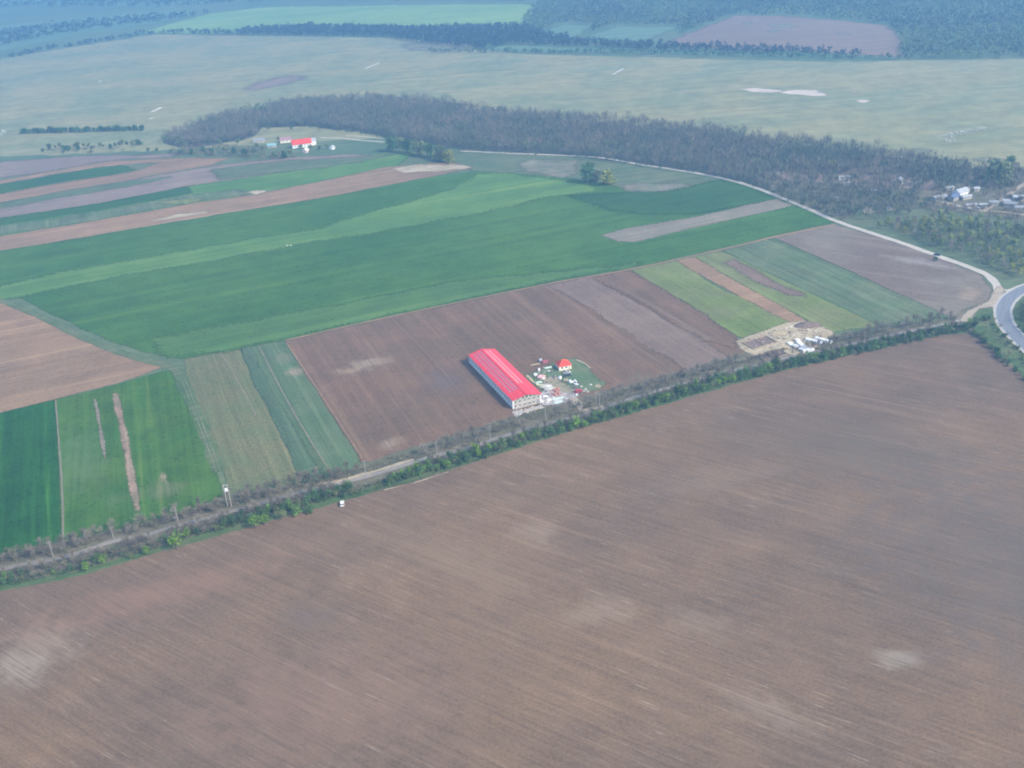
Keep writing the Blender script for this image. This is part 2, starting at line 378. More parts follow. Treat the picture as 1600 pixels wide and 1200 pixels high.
M['far_dull'] = field_mat('far_dull_crop', (0.10, 0.19, 0.11), (0.13, 0.21, 0.13), (0.18, 0.22, 0.14), 8, 0.5, 0.05, 0.004, seed=31, grain=0.05)
M['far_brown'] = field_mat('far_tilled_soil', (0.245, 0.165, 0.115), (0.21, 0.145, 0.105), (0.27, 0.195, 0.14), 0, 0.4, 0.06, 0.004, seed=32, grain=0.05)
M['yard'] = field_mat('trampled_yard', (0.24, 0.22, 0.14), (0.30, 0.27, 0.19), (0.36, 0.33, 0.25), 40, 0.5, 0.4, 0.08, grain=0.3, seed=33)
M['yard_grass'] = field_mat('yard_grass', (0.10, 0.17, 0.08), (0.15, 0.185, 0.105), (0.24, 0.23, 0.16), 111, 0.4, 0.4, 0.08, seed=34)
M['rubble_floor'] = field_mat('crushed_rubble', (0.42, 0.40, 0.39), (0.32, 0.30, 0.30), (0.55, 0.53, 0.50), 21, 0.6, 0.5, 0.2, grain=0.4, seed=35)

# ground sheet out to the horizon
g = mesh_obj('ground', [(-9000, -3000, 0), (9000, -3000, 0), (9000, 15000, 0), (-9000, 15000, 0)], [(0, 1, 2, 3)], M['ground'])
struct(g, 'open green farmland stretching to the horizon')

Z1, Z2, Z3, Z4, Z5 = 0.03, 0.06, 0.09, 0.12, 0.15
# floodplain grassland behind the wood
sheet('grassland', [(-300, 245), (0, 245), (250, 235), (600, 215), (1200, 262), (1640, 262), (2100, 300), (2100, 95), (1600, 92), (1300, 97), (1100, 92), (800, 84), (640, 60), (480, 57), (240, 54), (150, 68), (0, 92), (-300, 130)], Z1, M['flood'], far=True,
      label='pale grey-green grassland behind the long wood')
# woodland floors
FOREST = [(250, 222), (300, 202), (350, 184), (410, 168), (500, 160), (600, 158), (700, 166), (760, 175), (900, 188), (1000, 197), (1100, 206), (1200, 221), (1300, 232), (1400, 246), (1470, 258), (1520, 268),
          (1500, 285), (1400, 275), (1200, 270), (1200, 300), (1320, 345), (1240, 318), (1170, 288), (1100, 271), (1000, 257), (880, 242), (720, 234), (600, 214), (560, 206), (480, 197), (408, 200), (398, 214), (345, 225), (290, 232)]
sheet('woodland_floor', FOREST, Z2, M['woodfloor'], label='dark ground under the long bare wood', far=True)
VILLAGE = [(1200, 268), (1400, 272), (1520, 262), (1600, 262), (1760, 290), (1760, 345), (1600, 345), (1480, 332), (1370, 345), (1320, 345), (1200, 302)]
sheet('village_ground', VILLAGE, Z2+0.01, M['hedge_floor'], label='scrubby ground between the sheds on the right', amp=1.5)
soft_sheet('bare_patch', [(1200, 276), (1215, 264), (1330, 262), (1420, 272), (1480, 285), (1460, 296), (1330, 290), (1240, 284)], Z3, M['mauve_soil'], label='brownish bare ground in the scattered hamlet', w=4)

# --- far country
soft_sheet('far_field', [(222, 51), (262, 38), (330, 21), (420, 11), (600, 8), (820, 6), (838, 12), (815, 36), (640, 40), (480, 37), (385, 44), (372, 52), (300, 53)], Z2, M['far_green'], label='bright green far field at the top of the picture', w=7)
sheet('far_field', [(-400, -20), (0, 5), (240, 10), (380, 0), (820, -8), (900, -40), (-300, -60)], Z1, M['far_dull'], far=True, label='hazy bluish fields in the top left corner')
sheet('far_field', [(-400, 60), (0, 40), (250, 16), (320, 18), (240, 36), (100, 58), (0, 80), (-300, 110)], Z1, M['far_dull'], far=True, label='hazy blue-green far field in the top left')
soft_sheet('far_field', [(828, 62), (850, 48), (880, 37), (925, 40), (905, 55), (900, 64)], Z2, M['far_dull'], label='small dull green far field left of its twin', w=6)
soft_sheet('far_field', [(905, 64), (930, 52), (962, 41), (1060, 42), (1030, 55), (1000, 68)], Z2, M['far_dull'], label='small dull green far field beside the big brown one', w=6)
soft_sheet('far_field', [(1035, 70), (1080, 50), (1150, 24), (1220, 25), (1300, 31), (1385, 40), (1404, 56), (1408, 90), (1330, 84), (1240, 79), (1120, 76)], Z2, M['far_brown'], label='large pinkish-brown far field at the top right', w=6)
for q in ([(1160, 36), (1172, 34), (1176, 38), (1164, 39)], [(1200, 38), (1225, 38), (1248, 42), (1225, 44), (1208, 42)], [(1195, 48), (1212, 46), (1228, 49), (1205, 51)], [(1305, 53), (1322, 52), (1334, 55), (1315, 56)]):
    soft_sheet('pale_soil_patch', q, Z3, M['pale_rough'], label='whitish patch in the far brown field', w=3)
soft_sheet('sandy_patch', [(628, 70), (660, 65), (720, 66), (745, 72), (730, 79), (640, 80)], Z2+0.01, M['pale_rough'], label='pale pinkish patch at the far edge of the grassland', w=10)
soft_sheet('pale_strip', [(755, 78), (790, 70), (880, 72), (1040, 77), (1240, 82), (1400, 92), (1240, 88), (1040, 84), (880, 80)], Z2, M['far_dull'], label='thin pale field strip before the far wood', w=3)
soft_sheet('sand_patch', [(1148, 138.5), (1180, 138), (1215, 140), (1226, 142.5), (1205, 144.5), (1175, 143.5)], Z2+0.01, M['white_sand'], label='left pale sand patch on the grassland', w=3)
soft_sheet('sand_patch', [(1218, 144), (1245, 140), (1282, 141), (1276, 144), (1293, 149), (1262, 149.5), (1236, 147)], Z2+0.01, M['white_sand'], label='larger whitish sand patch on the grassland', w=3)
soft_sheet('sand_patch', [(1338, 157), (1345, 155.5), (1357, 156), (1359, 158), (1350, 160), (1341, 159.5)], Z2+0.01, M['white_sand'], label='small oval whitish sand patch', w=2)
soft_sheet('sand_patch', [(1328, 144), (1334, 143), (1340, 144), (1334, 146)], Z2+0.01, M['sand'], label='smallest sand patch on the grassland', w=2)
soft_sheet('dark_patch', [(385, 140), (410, 128), (450, 118), (475, 122), (440, 133), (400, 142)], Z2, M['mauve_soil'], label='dark mauve patch on the grassland behind the wood', w=12)
soft_sheet('pale_strip', [(1415, 233), (1430, 232), (1455, 235), (1450, 239), (1425, 237)], Z3, M['pale_rough'], label='pale bare strip at the far edge of the wood', w=3)
soft_sheet('pale_strip', [(1520, 250), (1545, 246), (1580, 250), (1560, 256)], Z3, M['pale_rough'], label='pale bare strip above the hamlet', w=3)

# --- strips at the left
sheet('strip_field_base', [(-120, 262), (0, 252), (160, 242), (300, 240), (520, 245), (640, 240), (742, 262), (600, 288), (375, 330), (125, 374), (0, 395), (-120, 412)], Z1+0.01, M['meadow'], label='grey-green strips between the farm and the wheat')
soft_sheet('strip_field', [(-120, 264), (0, 254), (120, 244), (300, 240), (260, 246), (180, 250), (90, 265), (0, 278), (-120, 294)], Z2, M['mauve_soil'], label='topmost mauve ploughed strip at the left', w=4)
soft_sheet('strip_field', [(-120, 300), (0, 282), (100, 264), (180, 251), (320, 246), (280, 252), (190, 257), (94, 271), (0, 288), (-120, 306)], Z2+0.01, M['pink_soil'], label='thin pale pink strip at the left', w=3)
soft_sheet('strip_field', [(-120, 309), (0, 289), (94, 272), (150, 262), (192, 258), (212, 266), (190, 270), (94, 285), (0, 302), (-120, 320)], Z3, M['wheat_dark'], label='short dark green wedge among the left strips', w=2.5)
soft_sheet('strip_field', [(-120, 322), (0, 304), (94, 286), (200, 270), (270, 248), (360, 247), (330, 258), (250, 272), (125, 297), (0, 316), (-120, 334)], Z2, M['pink_soil'], label='pink ploughed strip below the dark green wedge', w=2.5)
soft_sheet('strip_field', [(-120, 342), (0, 316), (125, 298), (250, 273), (330, 260), (400, 251), (470, 245), (560, 241), (590, 241), (450, 268), (300, 290), (156, 318), (0, 341), (-120, 362)], Z2+0.01, M['mauve_soil'], label='grey-mauve strip in the middle of the left strips', w=3)
soft_sheet('strip_field', [(-120, 364), (0, 341), (156, 318), (300, 290), (450, 268), (590, 240), (645, 241), (620, 260), (500, 283), (390, 304), (156, 344), (0, 369), (-120, 388)], Z3, M['wheat_light'], label='green strip above the broad pink one', w=2)
soft_sheet('strip_field', [(-120, 364), (0, 341), (156, 318), (290, 292), (300, 302), (156, 328), (0, 352), (-120, 372)], Z3+0.01, M['wheat_dark'], label='narrow darker green edge of the left strips', w=2.5)
soft_sheet('strip_field', [(-120, 388), (0, 369), (156, 344), (281, 321), (390, 305), (500, 284), (600, 262), (700, 254), (742, 262), (680, 275), (500, 310), (375, 330), (250, 350), (125, 372), (0, 392), (-120, 414)], Z4, M['pink_soil'], label='broad pink ploughed strip along the top of the wheat', w=1.6)
soft_sheet('strip_field', [(610, 263), (650, 257), (720, 258), (735, 262), (680, 268), (630, 270)], Z5, M['sand'], label='sandy end of the broad pink strip', w=3)

soft_sheet('strip_field', [(-120, 343), (0, 318), (94, 299), (200, 282), (272, 276), (200, 292), (94, 309), (0, 327), (-120, 352)], Z3+0.02, M['meadow'], w=2.5, label='teal green strip fading into the mauve one at the left')
soft_sheet('strip_field', [(330, 264), (420, 254), (520, 247), (620, 240), (560, 253), (440, 270), (340, 281)], Z3+0.02, M['meadow'], w=5, label='greenish patch below the far farm')
soft_sheet('strip_field', [(-120, 378), (0, 354), (156, 330), (300, 304), (370, 296), (390, 303), (281, 320), (156, 343), (0, 367), (-120, 386)], Z3+0.02, M['dull_grass'], w=2.5, label='dull teal strip just above the broad pink one')
soft_sheet('rough_patch', [(380, 301), (400, 297), (420, 298), (400, 304)], Z4+0.02, M['sand'], w=2, label='small yellowish patch on the edge of the broad pink strip')
soft_sheet('rough_patch', [(240, 318), (270, 312), (330, 310), (290, 320)], Z4+0.02, M['lime_grass'], w=3, label='yellow-green patch above the broad pink strip')
soft_sheet('sand_patch', [(280, 334), (330, 330), (320, 334), (230, 347)], Z4+0.02, M['sand'], w=1.2, label='sandy streak along the lower edge of the pink strip')
# --- the big wheat
soft_sheet('wheat_field', [(-120, 424), (0, 392), (125, 372), (250, 350), (375, 330), (500, 310), (680, 275), (742, 268), (880, 277), (940, 287), (985, 297), (1040, 300), (1090, 288), (1130, 280), (1172, 292), (1222, 313), (1302, 347),
      (1210, 369), (985, 420), (850, 444), (610, 494), (445, 532), (360, 549), (290, 560), (262, 560), (210, 545), (130, 515), (60, 480), (28, 464), (0, 462), (-120, 440)], Z3, M['wheat'], label='large dark green wheat field across the middle', w=1.3)
soft_sheet('wheat_band', [(-120, 462), (0, 446), (109, 423), (250, 398), (375, 376), (500, 357), (600, 325), (700, 298), (745, 272), (800, 272), (870, 280), (930, 292), (936, 299), (852, 309), (784, 326), (700, 342), (600, 361), (500, 377), (312, 411), (156, 436), (31, 464), (-120, 480)], Z4, M['wheat_light'], label='lighter green band running through the wheat field', w=4)
soft_sheet('wheat_band', [(880, 305), (980, 300), (1060, 296), (1130, 281), (1172, 292), (1222, 312), (1120, 330), (1040, 338), (960, 330)], Z4, M['wheat_dark'], label='darker green corner of the wheat by the pale track', w=5)
soft_sheet('wheat_band', [(445, 531), (610, 493), (850, 443), (985, 419), (1000, 410), (860, 425), (700, 440), (560, 470), (230, 530), (265, 559), (360, 548)], Z4, M['wheat_mid'], label='green lower edge of the wheat field', w=4)
soft_sheet('fallow_strip', [(940, 368), (975, 358), (1080, 340), (1212, 311), (1242, 321), (1130, 346), (1060, 362), (992, 378), (965, 378)], Z5, M['strip_tan'], label='tan wedge of fallow inside the wheat', w=1.6)

soft_sheet('meadow', [(590, 236), (720, 237), (880, 244), (1000, 260), (1100, 274), (1160, 290), (1120, 284), (1040, 301), (985, 298), (940, 287), (880, 278), (742, 267), (645, 243)], Z2, M['meadow'], label='rough green meadow between wheat and wood', w=3)
soft_sheet('rough_patch', [(812, 256), (830, 248), (868, 250), (905, 250), (900, 262), (906, 272), (880, 277), (850, 274), (838, 268), (818, 266)], Z3, M['pale_rough'], label='pale rough patch left of the tree pair', w=5)
soft_sheet('rough_patch', [(970, 290), (1000, 286), (1050, 287), (1080, 290), (1050, 297), (1010, 300), (980, 297)], Z4+0.01, M['pale_rough'], label='pale rough patch right of the tree pair', w=4)

# --- lower left
soft_sheet('tilled_field', [(-120, 462), (0, 470), (35, 486), (130, 530), (200, 556), (262, 572), (180, 600), (85, 624), (0, 645), (-160, 684)], Z3, M['pink_soil'], label='pinkish ploughed field at the left edge', w=1.0)
soft_sheet('crop_field', [(-200, 695), (0, 646), (86, 625), (90, 680), (97, 840), (60, 860), (0, 880), (-200, 940)], Z3, M['crop_left'], label='dark green crop at the left edge', w=0.8)
soft_sheet('crop_field', [(86, 625), (180, 602), (264, 577), (280, 610), (300, 650), (330, 712), (350, 780), (300, 808), (200, 836), (100, 862), (97, 838), (91, 700)], Z3, M['crop_mid'], label='bright green crop with two bare strips', w=0.8)
soft_sheet('bare_strip', [(175, 614), (184, 614), (195, 660), (205, 710), (220, 799), (211, 798), (198, 740), (187, 670)], Z4, M['bare_tan'], label='wide bare strip in the bright green crop', w=0.8)
soft_sheet('bare_strip', [(146, 624), (151, 624), (158, 660), (166, 716), (163, 716), (153, 665)], Z4, M['strip_tan'], label='thin bare strip in the bright green crop', w=0.5)
ribbon('field_edge', [(87, 625), (92, 690), (97, 760), (99, 850)], 0.8, Z4, M['strip_tan'], label='pale edge between the two green crops')
soft_sheet('stubble_field', [(288, 562), (350, 549), (376, 545), (400, 605), (440, 680), (475, 752), (420, 775), (362, 778), (350, 740), (325, 690), (300, 630)], Z3, M['stubble'], label='pale speckled stubble field right of the track', w=0.9)
soft_sheet('fallow_field', [(376, 545), (410, 538), (446, 532), (500, 610), (566, 715), (545, 738), (475, 756), (440, 680), (400, 605)], Z3, M['fallow'], label='grey-green fallow field left of the brown one', w=0.9)
soft_sheet('fallow_field', [(376, 545), (392, 541), (420, 600), (466, 680), (512, 752), (475, 762), (440, 680), (400, 605)], Z4, M['fallow_dark'], label='duller stripe along the stubble', w=1.0)
for (a_, b_, wd, lb) in (([(404, 540), (440, 610), (480, 680), (520, 742)], None, 0.7, 'faint pale line in the fallow field'), ([(345, 551), (380, 610), (400, 650)], None, 0.6, 'faint line in the stubble')):
    ribbon('field_line', a_, wd, Z5, M['strip_tan'], label=lb, jit=0.4)

# --- brown middle with the hall
soft_sheet('tilled_field', [(445, 533), (610, 496), (850, 446), (985, 422), (1065, 470), (1150, 526), (1165, 556), (1100, 578), (1000, 604), (900, 628), (800, 655), (700, 682), (600, 716), (566, 724)], Z3, M['hall_soil'], label='brown ploughed field around the long hall', w=0.9)
soft_sheet('tilled_strip', [(855, 446), (925, 433), (1010, 480), (1100, 533), (1148, 562), (1080, 582), (1000, 535), (920, 480)], Z4, M['hall_soil_pale'], label='paler brown strip right of the hall field', w=2.0)
soft_sheet('tilled_strip', [(925, 434), (986, 423), (1062, 468), (1150, 526), (1150, 545), (1100, 533), (1010, 480)], Z4+0.01, M['hall_soil'], label='darker brown strip beside the yellow-green ley', w=2.0)
ribbon('field_line', [(940, 432), (1030, 484), (1110, 530)], 1.6, Z5, M['hall_soil_pale'], label='pale furrow line in the darker strip')
ribbon('field_line', [(853, 447), (930, 500), (1010, 552), (1062, 588)], 1.4, Z5, M['hall_soil_pale'], label='pale furrow line right of the hall', jit=0.4)
ribbon('field_line', [(615, 500), (660, 545), (700, 588)], 0.6, Z4, M['hall_soil_pale'], label='faint line left of the hall', jit=0.8)
ribbon('field_line', [(448, 536), (505, 622), (566, 716)], 0.7, Z4, M['pink_soil'], label='pinkish edge of the hall field')
ribbon('field_line', [(446, 532), (610, 495), (850, 445), (985, 421), (1150, 385), (1215, 369), (1306, 351)], (1.6, 2.6), Z5+0.02, M['pink_soil'], label='pinkish track along the lower edge of the wheat', jit=0.3)
soft_sheet('ley_field', [(985, 422), (1058, 408), (1120, 448), (1240, 505), (1205, 513), (1160, 528), (1150, 526), (1065, 470)], Z3, M['lime_grass'], label='yellow-green ley left of the narrow brown strip', w=1.2)
soft_sheet('tilled_strip', [(1058, 408), (1086, 402), (1150, 440), (1262, 502), (1238, 506), (1140, 456)], Z4, M['pink_soil'], label='narrow brown strip above the earthworks', w=1.2)
soft_sheet('ley_field', [(1086, 402), (1130, 392), (1230, 440), (1380, 508), (1300, 520), (1262, 502), (1150, 440)], Z3, M['lime_grass'], label='yellow-green ley right of the narrow brown strip', w=1.2)
soft_sheet('tilled_strip', [(1130, 410), (1150, 406), (1210, 440), (1260, 462), (1235, 462), (1180, 440)], Z4+0.01, M['hall_soil_pale'], label='pale soil sliver inside the right ley', w=2.5)
soft_sheet('ley_field', [(1130, 392), (1208, 371), (1330, 425), (1470, 489), (1478, 500), (1380, 512), (1230, 440)], Z4, M['dull_grass'], label='dull green ley beside the grey-brown corner field', w=1.2)
soft_sheet('tilled_field', [(1208, 371), (1308, 352), (1380, 372), (1462, 401), (1530, 428), (1550, 450), (1545, 468), (1500, 497), (1474, 491), (1330, 425)], Z3+0.01, M['corner_soil'], label='grey-brown corner field below the pale track', w=1.2)
ribbon('field_line', [(1135, 395), (1230, 440), (1380, 510)], 1.2, Z5, M['fallow_dark'], label='dark furrow between the leys', jit=0.3)

# --- hedge belt and the near field
LOW = [(-260, 978), (-100, 948), (0, 924), (130, 899), (270, 858), (400, 821), (530, 785), (640, 755), (760, 716), (900, 672), (1050, 629), (1200, 586), (1330, 555), (1420, 535), (1470, 524), (1510, 521), (1540, 534), (1570, 565), (1600, 588), (1800, 740)]
UPP = [(-260, 915), (0, 868), (100, 846), (200, 822), (300, 796), (350, 775), (430, 762), (500, 750), (560, 728), (640, 700), (760, 664), (900, 622), (1050, 583), (1160, 552), (1300, 524), (1400, 510), (1480, 498), (1510, 480), (1560, 470), (1640, 560), (1800, 650)]
sheet('verge', UPP + LOW[::-1], Z4+0.02, M['hedge_floor'], label='leaf-littered verge along the hedgerow', amp=0.8)
ribbon('grass_margin', LOW[:-4], 6.5, Z4+0.04, M['verge'], label='green grass margin below the hedgerow', off=2.0, jit=0.4)
soft_sheet('grass_margin', [(545, 778), (570, 762), (620, 742), (700, 720), (720, 726), (640, 753), (560, 777)], Z5+0.02, M['verge'], label='grass clearing in the hedgerow by the white car', w=1.5)
nearP = [G(*p) for p in LOW] + [(900, 300), (900, -500), (-900, -500), (-900, 300)]
sheet('tilled_field', nearP, Z5+0.03, M['near_soil'], px=False, label='huge brown ploughed field in the foreground', amp=0.6)
ribbon('field_line', [(600, 766), (640, 757), (700, 738)], 0.6, 0.20, M['dirt'], label='pale sandy edge by the clearing', jit=0.9)

ROAD = [(-260, 935), (-100, 910), (0, 890), (75, 876), (125, 864), (175, 847), (225, 837), (275, 822), (325, 810), (360, 800), (420, 783), (460, 772), (500, 762), (550, 751), (600, 737), (675, 714), (725, 702), (825, 670), (900, 651), (960, 632), (1000, 619), (1050, 605), (1112, 587), (1175, 572), (1212, 563), (1300, 545), (1400, 522), (1470, 508), (1500, 500)]
ribbon('road', ROAD, 2.9, Z5+0.05, M['old_road'], label='narrow grey country road along the hedgerow')
ribbon('road_shoulder', [(500, 762), (550, 751), (600, 737), (650, 722)], 2.2, Z5+0.02, M['sand'], label='sandy shoulder of the country road', off=2.6, jit=0.5)
# dirt fan at the junction
soft_sheet('dirt_patch', [(1498, 500), (1512, 486), (1530, 478), (1545, 470), (1553, 455), (1560, 447), (1566, 448), (1568, 455), (1562, 470), (1558, 480), (1545, 480), (1530, 482), (1522, 492), (1515, 504), (1505, 508)], Z5+0.07, M['dirt'], label='pale dirt fan at the junction', w=0.8)
TRACK = [(1560, 458), (1558, 448), (1545, 432), (1520, 420), (1462, 399), (1400, 377), (1310, 347), (1250, 321), (1170, 290), (1100, 273), (1000, 257), (940, 247), (880, 243), (800, 240), (720, 236)]
ribbon('track', TRACK, (5.5, 3.6), Z5+0.05, M['chalk'], label='pale gravel track curving along the wood')
ribbon('track', [(1562, 450), (1572, 454), (1582, 452), (1600, 446), (1640, 440)], 2.6, Z5+0.06, M['chalk'], label='gravel spur joining the paved bend')
ribbon('track', [(600, 222), (560, 219), (530, 216), (500, 215)], 3.0, Z5, M['chalk'], label='pale farm track, far lane')
ribbon('track', [(600, 217), (570, 214), (540, 212)], 2.4, Z5, M['chalk'], label='pale farm track, near lane')
BEND = [(2900, 140), (2300, 250), (1980, 330), (1760, 395), (1680, 425), (1620, 444), (1590, 457), (1574, 470), (1567, 487), (1572, 506), (1592, 530), (1620, 555), (1700, 620), (1800, 690), (2050, 850), (2500, 1100)]
sheet('verge', [(1515, 504), (1530, 485), (1560, 480), (1600, 560), (1800, 720), (1800, 800), (1600, 592), (1560, 545), (1530, 522)], Z5, M['verge'], label='weedy verge between the field and the paved bend', amp=0.6)
sheet('verge', [(1580, 500), (1585, 480), (1600, 468), (1760, 420), (1800, 600), (1700, 590), (1600, 530)], Z5, M['verge'], label='grass inside the paved bend', amp=0.6)
ribbon('road_shoulder', BEND, 10.6, Z5+0.08, M['chalk'], label='pale gravel shoulder of the paved bend', jit=0.05)
road = ribbon('road', BEND, 8.6, Z5+0.11, M['asphalt'], label='paved asphalt road curving at the right edge', jit=0.0)
for off in (3.9, -3.9):
    o = ribbon('road_marking', BEND, 0.22, Z5+0.13, M['paint'], label='white edge line of the paved bend', off=off, jit=0.0)
# two-rut farm track at the left
FT = [(-60, 446), (0, 469), (60, 493), (130, 528), (210, 558), (262, 572), (284, 590), (305, 640), (325, 692), (342, 738)]
ribbon('track', FT, 6.0, Z5, M['verge'], label='grassy farm track between the left fields', jit=0.2)
for off in (0.9, -0.9):
    ribbon('wheel_rut', FT, 0.42, Z5+0.02, M['pale_rough'], label='pale wheel rut of the grassy farm track', off=off, jit=0.6, seed=off)
# hamlet lanes
ribbon('track', [(1472, 316), (1495, 321), (1525, 328), (1555, 331), (1600, 336), (1680, 345)], 4.0, Z5, M['dirt'], label='dirt lane through the hamlet')
ribbon('track', [(1540, 328), (1556, 316), (1575, 305), (1600, 288), (1650, 262)], 4.0, Z5+0.01, M['dirt'], label='dirt lane climbing to the right edge')
ribbon('track', [(1556, 316), (1580, 314), (1640, 312)], 2.5, Z5, M['dirt'], label='short side lane in the hamlet')
sheet('sand_patch', [(1347, 329), (1352, 324), (1366, 324), (1362, 327), (1368, 331), (1360, 334), (1351, 333)], Z5, M['sand'], label='small sand patch above the plantation', amp=0.6)
sheet('verge', [(1320, 345), (1330, 335), (1345, 322), (1400, 322), (1480, 330), (1600, 345), (1760, 370), (1760, 460), (1640, 440), (1590, 444), (1560, 434), (1520, 415), (1462, 394), (1390, 370)], Z3+0.02, M['meadow'], label='green floor of the young plantation', amp=0.8)

# yard
soft_sheet('yard_grass', [(818, 588), (850, 573), (880, 562), (900, 560), (948, 600), (935, 610), (905, 614), (860, 618), (845, 610)], Z4, M['yard_grass'], label='grass of the builders yard beside the hall', w=1.5)
soft_sheet('yard_dirt', [(848, 592), (868, 588), (884, 602), (896, 608), (900, 616), (880, 622), (858, 618), (850, 606)], Z4+0.03, M['yard'], label='trampled earth in the builders yard', w=1.5)
soft_sheet('rubble_apron', [(848, 612), (866, 606), (882, 614), (905, 616), (900, 624), (870, 632), (846, 634), (843, 624)], Z4+0.05, M['rubble_floor'], label='crushed rubble apron at the hall corner', w=1.0)
sheet('rubble_apron', [(800, 645), (846, 634), (852, 637), (820, 645), (806, 652)], Z4+0.05, M['rubble_floor'], label='rubble strip under the gable wall', amp=0.5)
ribbon('track', [(895, 621), (903, 630), (908, 640), (925, 640), (950, 636)], 4.0, Z5+0.02, M['dirt'], label='muddy yard entrance to the road', jit=0.4)
soft_sheet('sand_patch', [(928, 602), (936, 599), (943, 603), (938, 606), (930, 605)], Z5, M['sand'], label='sandy spot at the yard corner', w=0.8)
ribbon('field_line', [(900, 562), (912, 567), (922, 575)], 0.8, Z5, M['sand'], label='pale edge of the yard grass', jit=0.4)
soft_sheet('construction_ground', [(1150, 534), (1165, 528), (1185, 521), (1210, 511), (1232, 505), (1255, 502), (1280, 509), (1299, 518), (1296, 528), (1285, 540), (1262, 552), (1225, 556), (1180, 556), (1160, 548)], Z4+0.05, M['sand'], label='levelled sandy construction ground by the hedgerow', w=1.3)

# ------------------------------------------------------------------ vegetation
M['bark'] = plain('bark', (0.13, 0.115, 0.10), 0.9, 0.2, 3)
M['twig'] = leafy('bare_twigs', (0.235, 0.21, 0.165), (0.18, 0.165, 0.125), rnd=0.22)
M['twig_pale'] = leafy('pale_bare_twigs', (0.27, 0.24, 0.195), (0.21, 0.19, 0.15), rnd=0.2)
M['leaf'] = leafy('spring_leaves', (0.085, 0.175, 0.045), (0.12, 0.21, 0.05), rnd=0.3)
M['leaf_dark'] = leafy('dark_leaves', (0.055, 0.125, 0.048), (0.08, 0.15, 0.06), rnd=0.3)
M['leaf_bright'] = leafy('fresh_bright_leaves', (0.13, 0.28, 0.035), (0.19, 0.30, 0.045), rnd=0.2)
M['leaf_yellow'] = leafy('yellowish_leaves', (0.30, 0.30, 0.06), (0.22, 0.26, 0.06), rnd=0.2)
M['leaf_olive'] = leafy('olive_leaves', (0.16, 0.19, 0.075), (0.12, 0.16, 0.07), rnd=0.25)
M['leaf_plant'] = leafy('pale_olive_leaves', (0.22, 0.26, 0.09), (0.15, 0.20, 0.08), rnd=0.3)
M['blossom'] = leafy('pale_blossom', (0.30, 0.33, 0.22), (0.16, 0.22, 0.10), rnd=0.2)
M['wood_mass'] = leafy('bare_wood_crowns', (0.185, 0.175, 0.135), (0.125, 0.148, 0.105), world=True, sc=0.02)
M['wood_far'] = leafy('far_wood_crowns', (0.060, 0.075, 0.055), (0.11, 0.16, 0.07), world=True, sc=0.007)
M['wood_brown'] = leafy('brown_bare_crowns', (0.25, 0.215, 0.17), (0.18, 0.165, 0.13), world=True, sc=0.03)
M['wood_green'] = leafy('greening_crowns', (0.105, 0.145, 0.075), (0.14, 0.165, 0.09), world=True, sc=0.03)
M['olive_scrub'] = leafy('olive_scrub', (0.15, 0.155, 0.085), (0.20, 0.175, 0.12), world=True, sc=0.06)
M['wood_band'] = leafy('far_bare_band', (0.037, 0.049, 0.056), (0.028, 0.043, 0.044), world=True, sc=0.01)
M['scrub'] = leafy('green_scrub', (0.055, 0.105, 0.05), (0.10, 0.12, 0.065), world=True, sc=0.05)

def tris_at(C, size, rng, aniso=None):
    """random leaf-sized triangles about centres C (n,3)"""
    n = len(C); a = rng.normal(size=(n, 3, 3)); a /= np.linalg.norm(a, axis=2, keepdims=True)
    s = size*rng.uniform(0.6, 1.3, (n, 1, 1))
    return C[:, None, :] + a*s
def twigs_at(base, dirs, length, width, rng):
    n = len(base); L = length*rng.uniform(0.6, 1.2, (n, 1)); W = width*rng.uniform(0.6, 1.3, (n, 1))
    d = dirs/np.linalg.norm(dirs, axis=1, keepdims=True)
    s = np.cross(d, rng.normal(size=(n, 3))); s /= np.linalg.norm(s, axis=1, keepdims=True)
    return np.stack([base - s*W/2, base + s*W/2, base + d*L], axis=1)

def leafy_tree(seed, h, rad, mat, n=420, size=0.55, low=0.25, lobes=7, name='tree', trunk=True):
    rng = np.random.default_rng(seed); root = empty(name)
    if trunk:
        mb = MB(); mb.tube((0, 0, -0.1), (0.05*h*rng.uniform(-1, 1), 0.03*h, h*0.55), 0.035*h, 0.018*h, 6)
        for i in range(5):
            a = rng.uniform(0, 6.28); z = h*rng.uniform(0.25, 0.5)
            mb.tube((0, 0, z), (math.cos(a)*rad*0.7, math.sin(a)*rad*0.7, z+h*0.28), 0.014*h, 0.005*h, 4)
        mb.build('trunk', M['bark'], root)
    C = []
    for i in range(lobes):
        a = rng.uniform(0, 6.28); rr = rad*rng.uniform(0.1, 0.62) if i else 0
        z = h*rng.uniform(low+0.12, 0.80) if i else h*0.62
        c = np.array([math.cos(a)*rr, math.sin(a)*rr, z]); R_ = np.array([1, 1, 0.85])*rad*rng.uniform(0.38, 0.62)
        k = n//lobes; p = rng.normal(size=(k, 3)); p /= np.linalg.norm(p, axis=1, keepdims=True)
        C.append(c + p*R_*rng.uniform(0.55, 1.08, (k, 1)))
    C = np.concatenate(C); C[:, 2] = np.clip(C[:, 2], 0.15, None)
    tri_obj('crown', tris_at(C, size, rng), mat, root)
    return root

